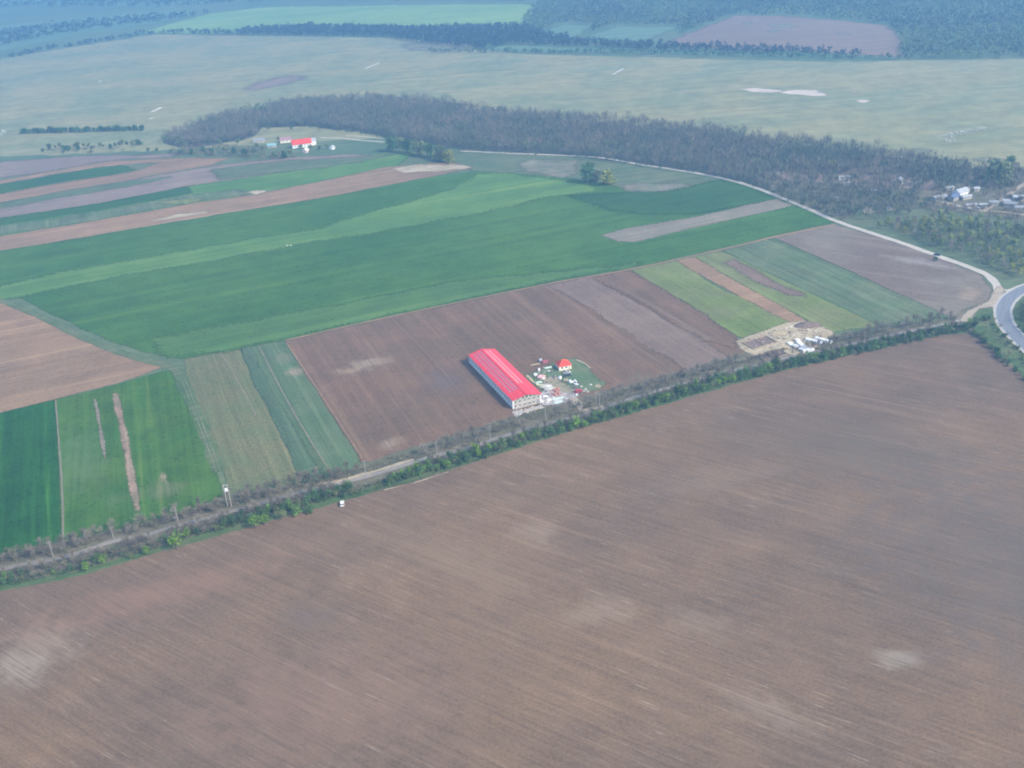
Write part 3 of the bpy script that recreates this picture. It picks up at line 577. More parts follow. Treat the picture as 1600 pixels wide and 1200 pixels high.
def bare_tree(seed, h, rad, mat, n=360, name='bare_tree', wd=0.13, stems=1):
    rng = np.random.default_rng(seed); root = empty(name); mb = MB(); tips = []
    for s in range(stems):
        ox, oy = rng.uniform(-0.35, 0.35, 2)*rad*(stems > 1)
        mb.tube((ox*0.4, oy*0.4, -0.1), (ox, oy, h*0.8), 0.022*h/math.sqrt(stems), 0.004*h, 5)
        for i in range(9 if stems == 1 else 5):
            a = rng.uniform(0, 6.28); z = h*rng.uniform(0.18, 0.7); L = rad*rng.uniform(0.6, 1.05)*(1-0.5*z/h)
            e = (ox+math.cos(a)*L, oy+math.sin(a)*L, z+h*rng.uniform(0.15, 0.3))
            mb.tube((ox, oy, z), e, 0.010*h, 0.003*h, 4); tips.append(((ox, oy, z), e))
    mb.build('trunk', M['bark'], root)
    k = rng.integers(0, len(tips), n); t = rng.uniform(0.25, 1.05, (n, 1))
    A = np.array([tips[i][0] for i in k]); B = np.array([tips[i][1] for i in k])
    base = A + (B-A)*t + rng.normal(size=(n, 3))*0.12*rad
    up = rng.random(n) < 0.25
    base[up] = np.column_stack([rng.normal(size=up.sum())*0.15*rad, rng.normal(size=up.sum())*0.15*rad, rng.uniform(0.55, 0.95, up.sum())*h])
    d = (base*np.array([1, 1, 0]))/rad + rng.normal(size=(n, 3))*0.4 + np.array([0, 0, 0.8])
    tri_obj('crown', twigs_at(base, d, h*0.17, wd, rng), mat, root)
    return root

def scatter(pix, spacing, keep=1.0, px=True):
    P = [G(*p) for p in pix] if px else pix
    A = np.array(P); x0, y0 = A.min(0); x1, y1 = A.max(0)
    gx, gy = np.meshgrid(np.arange(x0, x1, spacing), np.arange(y0, y1, spacing))
    gx = gx.ravel() + RNG.uniform(-0.5, 0.5, gx.size)*spacing; gy = gy.ravel() + RNG.uniform(-0.5, 0.5, gy.size)*spacing
    m = in_poly(P, gx, gy) & (RNG.random(gx.size) < keep)
    return np.column_stack([gx[m], gy[m]])

def forest(name, pts, h, rad, K, mat, label, tw=0.45, leaf=False, size=1.0):
    """one mass of trees: for each a crossed trunk and a crown of twigs or leaf clumps"""
    n = len(pts); rng = np.random.default_rng(n)
    hs = h*rng.uniform(0.6, 1.15, n)*np.array([1 + 0.28*mnoise.noise(Vector((p[0]*0.03, p[1]*0.03, 2.2))) for p in pts]); T = []
    b = np.column_stack([pts, np.zeros(n)])
    for a in (0, 1.57):
        o = np.array([math.cos(a), math.sin(a), 0])*0.22
        top = b.copy(); top[:, 2] = hs*0.8; T.append(np.stack([b-o, b+o, top], 1))
    kk = np.repeat(np.arange(n), K); m = len(kk)
    p = rng.normal(size=(m, 3)); p /= np.linalg.norm(p, axis=1, keepdims=True); p *= rng.uniform(0.3, 1.0, (m, 1))
    rr = (rad*rng.uniform(0.7, 1.2, n))[kk]
    C = b[kk] + np.column_stack([p[:, 0]*rr, p[:, 1]*rr, hs[kk]*(0.60+0.36*p[:, 2])])
    if leaf: T.append(tris_at(C, size, rng))
    else:
        d = p*np.array([0.7, 0.7, 0.4]) + np.array([0, 0, 0.9]); T.append(twigs_at(C-np.array([0, 0, 1.0]), d, 3.4, tw, rng))
    o = tri_obj(name, np.concatenate(T), mat); stuff(o, label, 'woodland'); return o

def dense_along(pix, spacing, spread):
    P = spline([G(*p) for p in pix], 20); out = []; acc = 0
    for i in range(1, len(P)):
        d = P[i]-P[i-1]; L = np.linalg.norm(d); acc += L
        while acc > spacing:
            acc -= spacing; out.append(P[i] + RNG.normal(size=2)*spread)
    return np.array(out)

def hedge_pts(lo, hi, sp):
    P = spline([G(*p) for p in ROAD], 60); out = []; acc = 0
    for i in range(1, len(P)):
        d = P[i]-P[i-1]; L = np.linalg.norm(d); acc += L
        if L > 0 and acc > sp/2:
            acc = 0; nn = np.array([-d[1], d[0]])/L
            if random.random() < 0.9: out.append(P[i] + nn*random.uniform(lo, hi))
    return out
# the long bare wood, and woods far behind
fp = scatter(FOREST, 5.8, 0.96)
far_rim = dense_along([(250, 220), (300, 201), (350, 183), (410, 167), (500, 159), (600, 157), (700, 165), (760, 174), (900, 187), (1000, 196), (1100, 205), (1200, 220), (1300, 231), (1400, 245), (1520, 267)], 7, 7)
fp = np.concatenate([fp, far_rim])
cls = np.array([mnoise.noise(Vector((p[0]*0.018, p[1]*0.018, 7.7))) for p in fp]) + RNG.normal(size=len(fp))*0.16
forest('woodland', fp[cls <= 0.12], 12.0, 4.2, 58, M['wood_mass'], 'long mauve-grey leafless wood across the upper middle', tw=0.36)
forest('woodland', fp[(cls > 0.12) & (cls < 0.28)], 11.5, 4.2, 54, M['wood_brown'], 'browner leafless trees mixed through the long wood', tw=0.36)
forest('woodland', fp[cls >= 0.28], 9.5, 3.8, 40, M['wood_green'], 'greening trees in patches of the long wood', leaf=True, size=0.85)
edge = dense_along([(250, 224), (340, 221), (400, 200), (480, 198), (560, 208), (600, 215), (720, 235), (880, 243), (1000, 258), (1100, 272), (1170, 288), (1250, 319), (1320, 346)], 5.0, 2.0)
forest('scrub', edge, 4.5, 2.8, 22, M['scrub'], 'greenish scrub along the near edge of the long wood', leaf=True, size=0.8)
forest('woodland', scatter([(372, 54), (385, 48), (480, 43), (640, 46), (815, 42), (850, 54), (905, 66), (1000, 71), (1120, 77), (1240, 81), (1408, 92), (1240, 87), (1040, 82), (880, 74), (800, 70), (755, 78), (640, 66), (600, 58), (480, 57), (300, 54)], 9), 12, 5.0, 26, M['wood_band'], 'dark bluish band of wood behind the pale grassland', leaf=True, size=2.0)
W2 = [(815, 30), (838, 8), (860, -12), (1100, -20), (1700, -25), (1900, 60), (1800, 92), (1600, 89), (1500, 93), (1410, 93), (1407, 56), (1388, 38), (1300, 28), (1220, 22), (1150, 21), (1080, 46), (1064, 54), (1062, 39), (960, 39), (925, 50), (925, 38), (880, 35), (850, 46), (828, 58)]
forest('woodland', scatter(W2, 10.5, 0.95), 9, 6.5, 14, M['wood_far'], 'dark far wood with green gaps at the top right', leaf=True, size=2.3)
forest('woodland', dense_along([(-60, 104), (0, 93), (70, 79), (150, 67), (240, 53), (370, 53)], 6, 8), 9, 6, 14, M['wood_band'], 'dark line of trees edging the grassland at the far left', leaf=True, size=2.6)
forest('woodland', scatter([(-300, 10), (0, 12), (240, 12), (420, 2), (820, 2), (840, -6), (400, -10), (0, 4), (-300, 0)], 22, 0.8), 12, 9, 10, M['wood_band'], 'hazy blue wood along the top left edge', leaf=True, size=4)
forest('woodland', scatter([(-200, 62), (0, 50), (120, 34), (330, 20), (250, 34), (120, 50), (0, 72), (-200, 95)], 15, 0.75), 10, 8, 10, M['wood_band'], 'hazy scattered wood on the far left fields', leaf=True, size=3.6)
forest('treeline', dense_along([(665, 82), (700, 82), (740, 82), (900, 83), (1060, 85), (1240, 90), (1410, 93)], 5, 2.5), 8, 4.5, 16, M['scrub'], 'thin dark green treeline along the far edge of the grassland', leaf=True, size=2.0)
forest('scrub', scatter([(1400, 60), (1470, 50), (1560, 60), (1800, 60), (1800, 92), (1420, 92)], 18, 0.5), 7, 6, 14, M['scrub'], 'greener bushes mixed into the far right wood', leaf=True, size=2.6)
forest('scrub', scatter([(1000, 2), (1600, 0), (1600, 30), (1400, 30), (1280, 24), (1100, 24)], 24, 0.45), 6, 8, 12, M['scrub'], 'greener clearings in the far wood at the top', leaf=True, size=3)
forest('scrub', scatter([(1200, 268), (1400, 272), (1520, 262), (1600, 262), (1760, 290), (1640, 290), (1500, 290), (1440, 300), (1430, 335), (1370, 345), (1320, 345), (1200, 302)], 6.8, 0.8), 8.5, 3.4, 46, M['wood_mass'], 'bare scrub and garden trees among the hamlet sheds')
forest('scrub', scatter([(1440, 300), (1500, 290), (1760, 290), (1760, 345), (1600, 345), (1430, 335)], 8, 0.55), 5.5, 2.6, 40, M['wood_brown'], 'thin bare garden trees round the largest hamlet house')
forest('scrub', scatter([(1375, 352), (1480, 344), (1640, 358), (1640, 432), (1560, 426), (1440, 380)], 5.0, 0.8), 3.6, 2.4, 30, M['olive_scrub'], 'low olive undergrowth between the plantation rows', leaf=True, size=0.5)
forest('scrub', np.array(hedge_pts(-14.0, -8.0, 1.5)), 2.4, 1.8, 28, M['scrub'], 'low green scrub along the field edge of the hedgerow', leaf=True, size=0.42)
forest('scrub', scatter([(1220, 285), (1300, 262), (1420, 262), (1540, 262), (1640, 270), (1640, 300), (1440, 300), (1320, 338), (1240, 310)], 13, 0.75), 7, 3.4, 36, M['wood_green'], 'greening garden trees among the hamlet sheds', leaf=True, size=0.8)
forest('scrub', scatter([(1586, 505), (1590, 485), (1604, 474), (1700, 440), (1760, 500), (1700, 580), (1620, 535)], 4.6, 0.95), 7, 3.0, 60, M['scrub'], 'dense dark thicket inside the paved bend', leaf=True, size=0.6)
forest('scrub', scatter([(1522, 500), (1545, 490), (1560, 500), (1580, 535), (1640, 580), (1700, 640), (1640, 615), (1600, 585), (1560, 545), (1535, 522)], 4.4, 0.6), 3.2, 2.2, 34, M['olive_scrub'], 'low olive scrub between the near field and the paved bend', leaf=True, size=0.45)
forest('scrub', np.array([on_line for on_line in hedge_pts(-11.5, -4.0, 1.9)]), 2.3, 1.7, 26, M['olive_scrub'], 'low olive scrub under the hedgerow trees below the road', leaf=True, size=0.4)
forest('scrub', np.array([on_line for on_line in hedge_pts(2.8, 9.5, 2.2)]), 2.0, 1.6, 22, M['olive_scrub'], 'low olive scrub under the hedgerow trees above the road', leaf=True, size=0.4)
forest('scrub', scatter([(1230, 300), (1330, 338), (1400, 330), (1480, 325), (1420, 305), (1300, 295)], 7, 0.7), 6.5, 3.4, 26, M['scrub'], 'green-grey scrub below the hamlet', leaf=True, size=0.8)

forest('scrub', scatter([(255, 238), (300, 232), (360, 228), (420, 238), (470, 244), (455, 250), (400, 251), (330, 246), (270, 244)], 7.5, 0.75), 6.5, 3.6, 46, M['olive_scrub'], 'olive thicket joining the garden trees of the far farm', leaf=True, size=0.8)
forest('scrub', scatter([(70, 240), (120, 230), (200, 222), (232, 226), (200, 238), (120, 242)], 13, 0.5), 5, 4, 30, M['scrub'], 'ragged green scrub above the left strips', leaf=True, size=0.9)
# individual trees outside the hedgerow
def place(proto, px, py, sc, label, group=None, used=[set()]):
    x, y = G(px, py); rz = random.uniform(0, 6.28)
    key = id(proto)
    if key not in used[0]:
        used[0].add(key); proto.location = (x, y, 0); proto.rotation_euler = (0, 0, rz); proto.scale = (sc, sc, sc)
        proto['label'] = label
        if group: proto['group'] = group
        else:
            if 'group' in proto: del proto['group']
        return proto
    o = dup(proto, (x, y, 0), rz, sc, label, group)
    if not group and 'group' in o: del o['group']
    return o
def cat(o, c): o['category'] = c; return o

big_dark = cat(leafy_tree(11, 15, 7.0, M['leaf_olive'], n=900, size=0.95, low=0.05, lobes=9, name='broadleaf_tree'), 'tree')
big_yel = cat(leafy_tree(12, 12, 6.0, M['leaf_yellow'], n=800, size=0.85, low=0.05, lobes=9, name='broadleaf_tree'), 'tree')
big_grn = cat(leafy_tree(13, 14, 6.5, M['leaf_dark'], n=900, size=0.95, low=0.05, lobes=9, name='broadleaf_tree'), 'tree')
gt = 'tree clump at the end of the pink strip'
for px, py, s, pr, lb in ((613, 237, 1.23, big_grn, 'dark green tree, leftmost of the clump at the end of the pink strip'), (636, 239, 1.10, big_grn, 'dark green tree, second from left in the clump above the pink strip'),
                          (655, 243, 1.23, big_dark, 'olive tree in the middle of the clump above the pink strip'), (672, 246, 1.10, big_grn, 'dark tree right of the middle of the clump above the pink strip'),
                          (690, 251, 1.23, big_dark, 'olive tree near the right end of the clump above the pink strip'), (702, 254, 1.30, big_yel, 'yellow-green tree at the right end of the clump above the pink strip'),
                          (625, 231, 0.91, big_dark, 'smaller olive tree behind the left of the clump above the pink strip')):
    place(pr, px, py, s, lb, gt)
place(big_grn, 918, 286, 1.35, 'dark round tree, left one of the pair at the top edge of the wheat')
place(big_yel, 949, 289, 1.4, 'yellow-green round tree, right one of the pair at the top edge of the wheat')
place(big_dark, 932, 284, 0.8, 'small olive tree squeezed between the pair above the wheat')
place(big_yel, 1300, 268, 1.0, 'pale yellowish slim tree standing alone in front of the wood')
place(big_dark, 1558, 289, 1.7, 'tall olive-brown tree at the right edge of the hamlet')
place(big_grn, 1578, 262, 0.8, 'dark tree beyond the hamlet near the right edge')
far_bush = cat(leafy_tree(14, 7, 4.0, M['leaf_dark'], n=260, size=0.8, low=0.0, lobes=5, name='bush'), 'bush')
far_olive = cat(leafy_tree(15, 8, 4.4, M['leaf_olive'], n=260, size=0.8, low=0.0, lobes=5, name='bush'), 'bush')
for px, py in [(32+i*5.2+random.uniform(-2, 2), 209-i*0.14+random.uniform(-0.5, 0.5)) for i in range(38)]:
    place(far_bush, px, py, random.uniform(0.8, 1.25), 'dark shrub in the long thin hedge left of the wood', 'long thin hedge left of the wood')
for px, py in [(70+i*5+random.uniform(-4, 4), 236-i*0.3+random.uniform(-3, 2.0)) for i in range(32)] + [(232, 240), (245, 236), (268, 240), (282, 241)]:
    place(random.choice((far_bush, far_olive)), px, py, random.uniform(0.5, 1.0), ('shrub', 'rounder olive shrub')[px > 150] + ' in the loose row above the strips, ' + ('left end', 'left part', 'middle', 'right part', 'right end')[min(4, max(0, int((px-70)/42)))], 'loose shrubs above the left strips')
for px, py, s in [(300, 241, .9), (318, 238, 1), (332, 242, 1.1), (350, 238, .9), (366, 241, 1.15), (383, 244, 1.3), (398, 244, 1.1), (410, 238, .9), (402, 234, .9), (428, 247, 1), (444, 248, 1.2), (455, 246, 1.1), (436, 222, .8), (470, 232, .7), (486, 234, .7), (500, 234, .7), (512, 233, .7), (420, 205, .8), (455, 202, .7), (500, 204, .8), (528, 204, .7), (345, 228, .9), (372, 228, 1.0)]:
    place(random.choice((far_olive, far_olive, far_bush)), px, py, s, 'olive garden tree around the far red-roofed farm', 'garden trees of the far farm')
for px, py, s in ((1462, 408, 0.5),):
    place(far_bush, px, py, s, 'small dark bush beside the pale gravel track')

def proj(p, z=0.0):
    v = np.array([p[0], p[1], z-H]); k = v@fw
    return 800 + FPX*(v@cr)/k, 600 - FPX*(v@cu)/k

# plantation of young trees, in rows
yt = cat(leafy_tree(16, 9.0, 3.2, M['leaf_plant'], n=260, size=0.62, low=0.1, lobes=4, name='young_tree', trunk=False), 'tree')
yt2 = cat(leafy_tree(17, 8.5, 3.1, M['leaf_yellow'], n=230, size=0.55, low=0.1, lobes=4, name='young_tree', trunk=False), 'tree')
yt3 = cat(leafy_tree(18, 8.5, 3.2, M['twig_pale'], n=260, size=0.45, low=0.1, lobes=4, name='young_tree', trunk=False), 'tree')
PL = [G(*p) for p in [(1368, 356), (1390, 350), (1420, 347), (1480, 342), (1540, 348), (1620, 358), (1620, 432), (1600, 434), (1560, 424), (1500, 400), (1440, 378)]]
A = np.array(PL); c0 = A.mean(0); pts = []
ax = np.array([math.cos(R(-22)), math.sin(R(-22))]); ay = np.array([-ax[1], ax[0]])
for i in range(-40, 41):
    for j in range(-40, 41):
        p = c0 + ax*i*6.0 + ay*j*6.4 + RNG.normal(size=2)*0.6
        if in_poly(PL, np.array([p[0]]), np.array([p[1]]))[0] and random.random() < 0.93: pts.append(p)
pts.sort(key=lambda p: p[1]); rest = pts[290:]; used = set()
for p in pts[:290]:
    pr = random.choices((yt, yt2, yt3), (0.55, 0.2, 0.25))[0]; s = random.uniform(0.7, 1.15)
    if id(pr) not in used:
        used.add(id(pr)); pr.location = (*p, 0); o_ = pr
    else: o_ = dup(pr, (*p, 0), random.uniform(0, 6), s)
    kx = proj(p); o_['group'] = 'plantation rows'
    o_['label'] = {id(yt): 'pale olive', id(yt2): 'yellow-green', id(yt3): 'leafless greyish'}[id(pr)] + ' young plantation tree, ' + ('near the gravel track', 'left of the middle', 'right of the middle', 'by the right edge')[min(3, max(0, int((kx[0]-1370)/60)))] + (', back rows', ', middle rows', ', front rows')[min(2, max(0, int((kx[1]-348)/28)))]
if rest: forest('plantation', np.array(rest), 6.0, 1.8, 40, M['leaf_olive'], 'more distant rows of the young plantation', leaf=True, size=0.6)
for o in (yt, yt2, yt3):
    for c in o.children: c.name = 'crown'

# ---- hedgerow along the country road
RW = spline([G(*p) for p in ROAD], 14); cum = [0]
for i in range(1, len(RW)): cum.append(cum[-1] + np.linalg.norm(RW[i]-RW[i-1]))
cum = np.array(cum)
def on_road(s, off):
    i = min(max(int(np.searchsorted(cum, s)), 1), len(RW)-1); t = (s-cum[i-1])/(cum[i]-cum[i-1]); d = RW[i]-RW[i-1]; d = d/np.linalg.norm(d)
    return RW[i-1] + (RW[i]-RW[i-1])*t + np.array([-d[1], d[0]])*off
SEG = [(100, 'at the left edge of the picture'), (220, 'below the bright green crop'), (345, 'below the bare strips in the crop'), (480, 'below the pale stubble field'),
       (560, 'left of the grass clearing'), (680, 'right of the grass clearing'), (790, 'left of the long hall'), (870, 'in front of the hall gable'), (960, 'in front of the builders yard'),
       (1080, 'between yard and sandy ground'), (1170, 'just left of the sandy ground'), (1310, 'in front of the sandy ground'), (1420, 'right of the sandy ground'), (9999, 'at the junction end')]
def hs(): return random.choice(('spindly grey', 'dense grey', 'pale thin'))
def seg(px):
    for x, t in SEG:
        if px < x: return t
B = [cat(bare_tree(30+i, h, r, m_, n=n_, wd=w_, stems=st), 'tree') for i, (h, r, m_, n_, w_, st) in enumerate([(7.5, 2.6, M['twig'], 330, 0.13, 1), (6.5, 2.8, M['twig_pale'], 330, 0.12, 3), (8.5, 2.2, M['twig_pale'], 280, 0.11, 1), (6.0, 3.0, M['twig'], 380, 0.14, 4)])]
L_ = [cat(leafy_tree(50+i, h, r, m_, n=n_, size=sz, low=0.0, lobes=lb, name='leafy_shrub'), 'shrub') for i, (h, r, m_, n_, sz, lb) in enumerate([(4.5, 2.3, M['leaf_dark'], 300, 0.42, 6), (5.2, 2.6, M['leaf'], 340, 0.42, 6), (4.0, 2.2, M['leaf_olive'], 260, 0.4, 5), (6.0, 2.6, M['leaf_bright'], 360, 0.42, 7), (3.0, 1.6, M['blossom'], 160, 0.3, 4)])]
s = 60.0; nb = 0
def clearing(px): return 545 < px < 690
while s < cum[-1]-2:          # upper side, leafless
    for off in ((3.8, 6.6, 9.4) if s < 210 else (4.0, 8.0)):
        p = on_road(s + random.uniform(-1.5, 1.5), off + random.uniform(-1.2, 1.2)); px, py = proj(p)
        if px < -60 or (clearing(px) and random.random() < 0.75) or (820 < px < 930 and random.random() < 0.55) or random.random() < 0.10: continue
        k = random.choices((0, 1, 2, 3), (1, 3, 3, 1))[0] if px > 560 else random.choices((0, 1, 2, 3), (3, 2, 1, 3))[0]
        sc = random.uniform(0.55, 1.0)
        if 1150 < px < 1310 and off > 5: continue
        place(B[k], px, py, sc, hs() + ' leafless tree above the road ' + seg(px), 'leafless trees above the road ' + seg(px)); nb += 1
    s += 4.6
s = 60.0
while s < cum[-1]-2:          # lower side: leafless next to the road, green along the field
    p = on_road(s + random.uniform(-1, 1), -5.4 + random.uniform(-1.2, 0.8)); px, py = proj(p)
    if px > -60 and not (545 < px < 640):
        if random.random() < 0.6:
            place(B[random.choice((0, 3, 1))], px, py, random.uniform(0.65, 1.0)*(0.8 if px < 300 else 1), hs() + ' leafless tree below the road ' + seg(px), 'leafless trees below the road ' + seg(px))
    s += 3.0
s = 60.0
cols = {0: 'dark green', 1: 'mid green', 2: 'olive', 3: 'fresh bright green', 4: 'pale blossoming'}
while s < cum[-1]-2:
    for off in (-7.9, -11.8):
        p = on_road(s + random.uniform(-1.2, 1.2), off + random.uniform(-1.0, 1.0)); px, py = proj(p)
        if px < -60 or (550 < px < 610): continue
        if px < 500 and off > -11 and random.random() < 0.7:
            if random.random() < 0.9:
                place(B[3], px, py, random.uniform(0.6, 0.95), hs() + ' leafless tree below the road ' + seg(px), 'leafless trees below the road ' + seg(px))
            continue
        if px < 350 and random.random() < 0.45:
            place(B[3], px, py, random.uniform(0.45, 0.7), hs() + ' leafless tree below the road ' + seg(px), 'leafless trees below the road ' + seg(px)); continue
        wts = (5, 3, 2, 0.3, 0.1) if px < 560 else ((3, 5, 2, 1.6, 0.3) if px < 1150 else (5, 3, 2, 0.3, 0.7))
        k = random.choices((0, 1, 2, 3, 4), wts)[0]
        place(L_[k], px, py, random.uniform(0.65, 1.2)*(0.8 if px < 350 else 1), cols[k] + ' shrub in the hedgerow ' + seg(px), cols[k] + ' shrubs ' + seg(px))
    s += 3.7
for px, py, k, s_, lb in ((277, 858, 3, 1.55, 'tall fresh green tree standing out of the hedgerow below the bare strips'), (400, 826, 3, 1.35, 'bright yellow-green tree, left of two in the hedgerow below the stubble'), (414, 820, 3, 1.05, 'smaller yellow-green tree beside the bright one below the stubble'),
                          (135, 892, 3, 0.9, 'narrow bright green bush near the left end of the hedgerow'), (162, 882, 3, 0.8, 'second narrow bright green bush from the left end'), (229, 866, 3, 0.85, 'small bright green bush left of the tall fresh green tree'), (204, 873, 2, 0.8, 'small olive bush two places left of the tall fresh green tree'),
                          (465, 806, 1, 1.3, 'round mid green tree right of the yellow-green pair'), (440, 812, 2, 1.3, 'round olive tree just right of the yellow-green pair'), (485, 800, 1, 1.1, 'mid green bush by the left end of the grass clearing'),
                          (744, 708, 3, 1.1, 'fresh green bush nearest the hall in the left part of the hedgerow'), (698, 733, 3, 1.0, 'fresh green bush right of the grass clearing'), (1040, 628, 3, 1.1, 'bright green bush right of the builders yard'), (1146, 598, 3, 0.95, 'bright green bush just left of the construction ground')):
    place(L_[k], px, py, s_, lb)
# hedge and bushes at the right, between the near field and the paved bend
for pts_, n_, lb, sc in (([(1512, 514), (1530, 528), (1548, 545), (1565, 562), (1600, 592), (1640, 625)], 34, 'shrub in the short hedge running down to the right edge', 0.7), ([(1520, 508), (1540, 500), (1560, 520), (1585, 545), (1610, 575)], 30, 'shrub on the weedy verge beside the paved bend', 0.5)):
    P = spline([G(*p) for p in pts_], 10)
    for i in range(n_):
        p = P[int((i+0.5)/n_*(len(P)-1))] + RNG.normal(size=2)*0.9; px, py = proj(p); k = random.choice((0, 1, 2))
        place(L_[k], px, py, sc*random.uniform(0.8, 1.3), cols[k] + ' ' + lb + (', upper part' if i < n_/2 else ', lower part'), lb)
for px, py, s_ in ((1598, 500, 0.9), (1612, 495, 0.9), (1604, 520, 0.9), (1592, 512, 0.6)):
    place(L_[0], px, py, s_, 'dark bush inside the paved bend at the right edge', 'bushes inside the paved bend')

# ------------------------------------------------------------------ buildings
M['red_roof'] = plain('red_metal_sheet', (0.74, 0.062, 0.090), 0.55, 0.20, 0.35, spec=0.3, obj_rand=0.07)
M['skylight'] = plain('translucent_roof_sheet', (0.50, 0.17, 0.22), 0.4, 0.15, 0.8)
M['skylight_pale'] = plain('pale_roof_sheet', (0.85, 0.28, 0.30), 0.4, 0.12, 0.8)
M['tile_red'] = plain('red_roof_tiles', (0.62, 0.060, 0.045), 0.7, 0.12, 1.2)
M['hip'] = plain('orange_hip_tiles', (0.72, 0.20, 0.09), 0.7, 0.1, 1.2)
M['white'] = plain('white_render', (0.88, 0.88, 0.86), 0.8, 0.05, 0.5)
M['cream'] = plain('cream_render', (0.82, 0.79, 0.69), 0.8, 0.06, 0.5)
M['grey_wall'] = plain('unplastered_block_wall', (0.40, 0.38, 0.34), 0.9, 0.22, 0.7)
M['concrete'] = plain('bare_concrete', (0.50, 0.49, 0.46), 0.85, 0.14, 0.8)
M['pane'] = plain('dark_window_glass', (0.05, 0.065, 0.08), 0.15, 0.2, 0.5, spec=0.6)
M['pane_blue'] = plain('bluish_window_glass', (0.30, 0.40, 0.48), 0.2, 0.15, 0.5, spec=0.6)
M['frame'] = plain('white_window_frame', (0.78, 0.79, 0.80), 0.6, 0.04)
M['steel'] = plain('galvanised_steel', (0.45, 0.46, 0.48), 0.5, 0.1)
M['tin'] = plain('weathered_tin_sheet', (0.27, 0.28, 0.30), 0.5, 0.2, 0.7)
M['tin_white'] = plain('white_sheet_roof', (0.38, 0.40, 0.43), 0.5, 0.1, 0.7)
M['tin_navy'] = plain('navy_sheet_roof', (0.10, 0.13, 0.24), 0.5, 0.15, 0.7)
M['brick'] = plain('pink_brick', (0.50, 0.25, 0.20), 0.85, 0.2, 3)
M['timber'] = plain('raw_timber', (0.55, 0.45, 0.30), 0.8, 0.15, 3)
M['film'] = plain('white_wrapping_film', (0.82, 0.84, 0.86), 0.35, 0.06, 2)
M['darkgrey'] = plain('dark_grey_block', (0.11, 0.11, 0.12), 0.8, 0.2, 2)
M['mud'] = plain('dark_wet_soil', (0.19, 0.14, 0.115), 0.9, 0.2, 1)
M['green_trim'] = plain('green_gutter_board', (0.22, 0.36, 0.26), 0.7, 0.1, 1)

# the long red-roofed hall --------------------------------------------------
c_near = np.array(G(800.6, 627, 5)); ang = R(20.8)
ex = np.array([math.cos(ang), math.sin(ang)]); ey = np.array([-ex[1], ex[0]])
W_, L__, EH, RISE = 16.4, 65.5, 5.1, 1.9; ov = 0.45
hall = empty('long_hall', (*c_near, 0), ang)
tag(hall, 'long low hall with bright red metal roof and white side wall', 'hall')
t = 0.3
MB().box(ov, ov+t, ov, L__-ov, -0.2, EH-0.12).build('side_wall', M['white'], hall)
MB().box(W_-ov-t, W_-ov, ov, L__-ov, -0.2, EH-0.12).build('side_wall', M['white'], hall)
def gable(y0, y1):
    m = MB(); m.prism([(ov+t, -0.2), (W_-ov-t, -0.2), (W_-ov-t, EH-0.15), (W_/2, EH+RISE-0.35), (ov+t, EH-0.15)], y0, y1, 'y')
    return m
gb = gable(ov, ov+t).build('gable_wall', M['grey_wall'], hall)
gable(L__-ov-t, L__-ov).build('gable_wall', M['white'], hall)
def slope(x, lift=0.0): return EH + RISE*(1-abs(x-W_/2)/(W_/2)) + lift
# corrugated roof sheets laid eave to ridge, one object each
NP = 44; pw = L__/NP
def sheet_mesh(x0, x1):
    m = MB(); th = 0.09
    nn = 3
    for q in range(nn):
        y0 = q*pw/nn; y1 = (q+1)*pw/nn; ym = (y0+y1)/2; r_ = 0.05
        m.poly([(x0, y0, slope(x0)), (x1, y0, slope(x1)), (x1, ym, slope(x1)+r_), (x0, ym, slope(x0)+r_)][::(1 if x1 > x0 else -1)])
        m.poly([(x0, ym, slope(x0)+r_), (x1, ym, slope(x1)+r_), (x1, y1, slope(x1)), (x0, y1, slope(x0))][::(1 if x1 > x0 else -1)])
    m.poly([(x0, 0, slope(x0)-th), (x0, pw, slope(x0)-th), (x1, pw, slope(x1)-th), (x1, 0, slope(x1)-th)])
    m.poly([(x0, 0, slope(x0)-th), (x0, 0, slope(x0)), (x0, pw, slope(x0)), (x0, pw, slope(x0)-th)])
    m.poly([(x0, 0, slope(x0)-th), (x1, 0, slope(x1)-th), (x1, 0, slope(x1)), (x0, 0, slope(x0))])
    return m
for x0, x1 in ((0, W_/2), (W_, W_/2)):
    first = sheet_mesh(x0, x1).build('roof_sheet', M['red_roof'], hall)
    for i in range(1, NP):
        c = first.copy(); c.location = (0, i*pw + 0.004, 0); link(c, hall)
def strip(xa, xb, y0, y1, mat, nm, lift=0.10):
    m = MB(); n = 16
    za, zb = slope(xa, lift), slope(xb, lift)
    m.v += [(xa, y0, za), (xb, y0, zb), (xb, y1, zb), (xa, y1, za), (xa, y0, za-0.07), (xb, y0, zb-0.07), (xb, y1, zb-0.07), (xa, y1, za-0.07)]
    m.f += [(0, 1, 2, 3), (7, 6, 5, 4), (0, 4, 5, 1), (1, 5, 6, 2), (2, 6, 7, 3), (3, 7, 4, 0)]
    return m.build(nm, mat, hall)
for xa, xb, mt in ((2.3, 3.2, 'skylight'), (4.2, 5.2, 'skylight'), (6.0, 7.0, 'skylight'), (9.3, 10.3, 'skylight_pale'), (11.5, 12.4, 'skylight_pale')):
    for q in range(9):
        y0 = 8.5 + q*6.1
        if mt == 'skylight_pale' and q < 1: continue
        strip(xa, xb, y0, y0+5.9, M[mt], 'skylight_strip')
m = MB(); zc = EH+RISE
m.poly([(W_/2-0.5, -0.03, slope(W_/2-0.5)+0.12), (W_/2, -0.03, zc+0.16), (W_/2, L__+0.03, zc+0.16), (W_/2-0.5, L__+0.03, slope(W_/2-0.5)+0.12)][::-1])
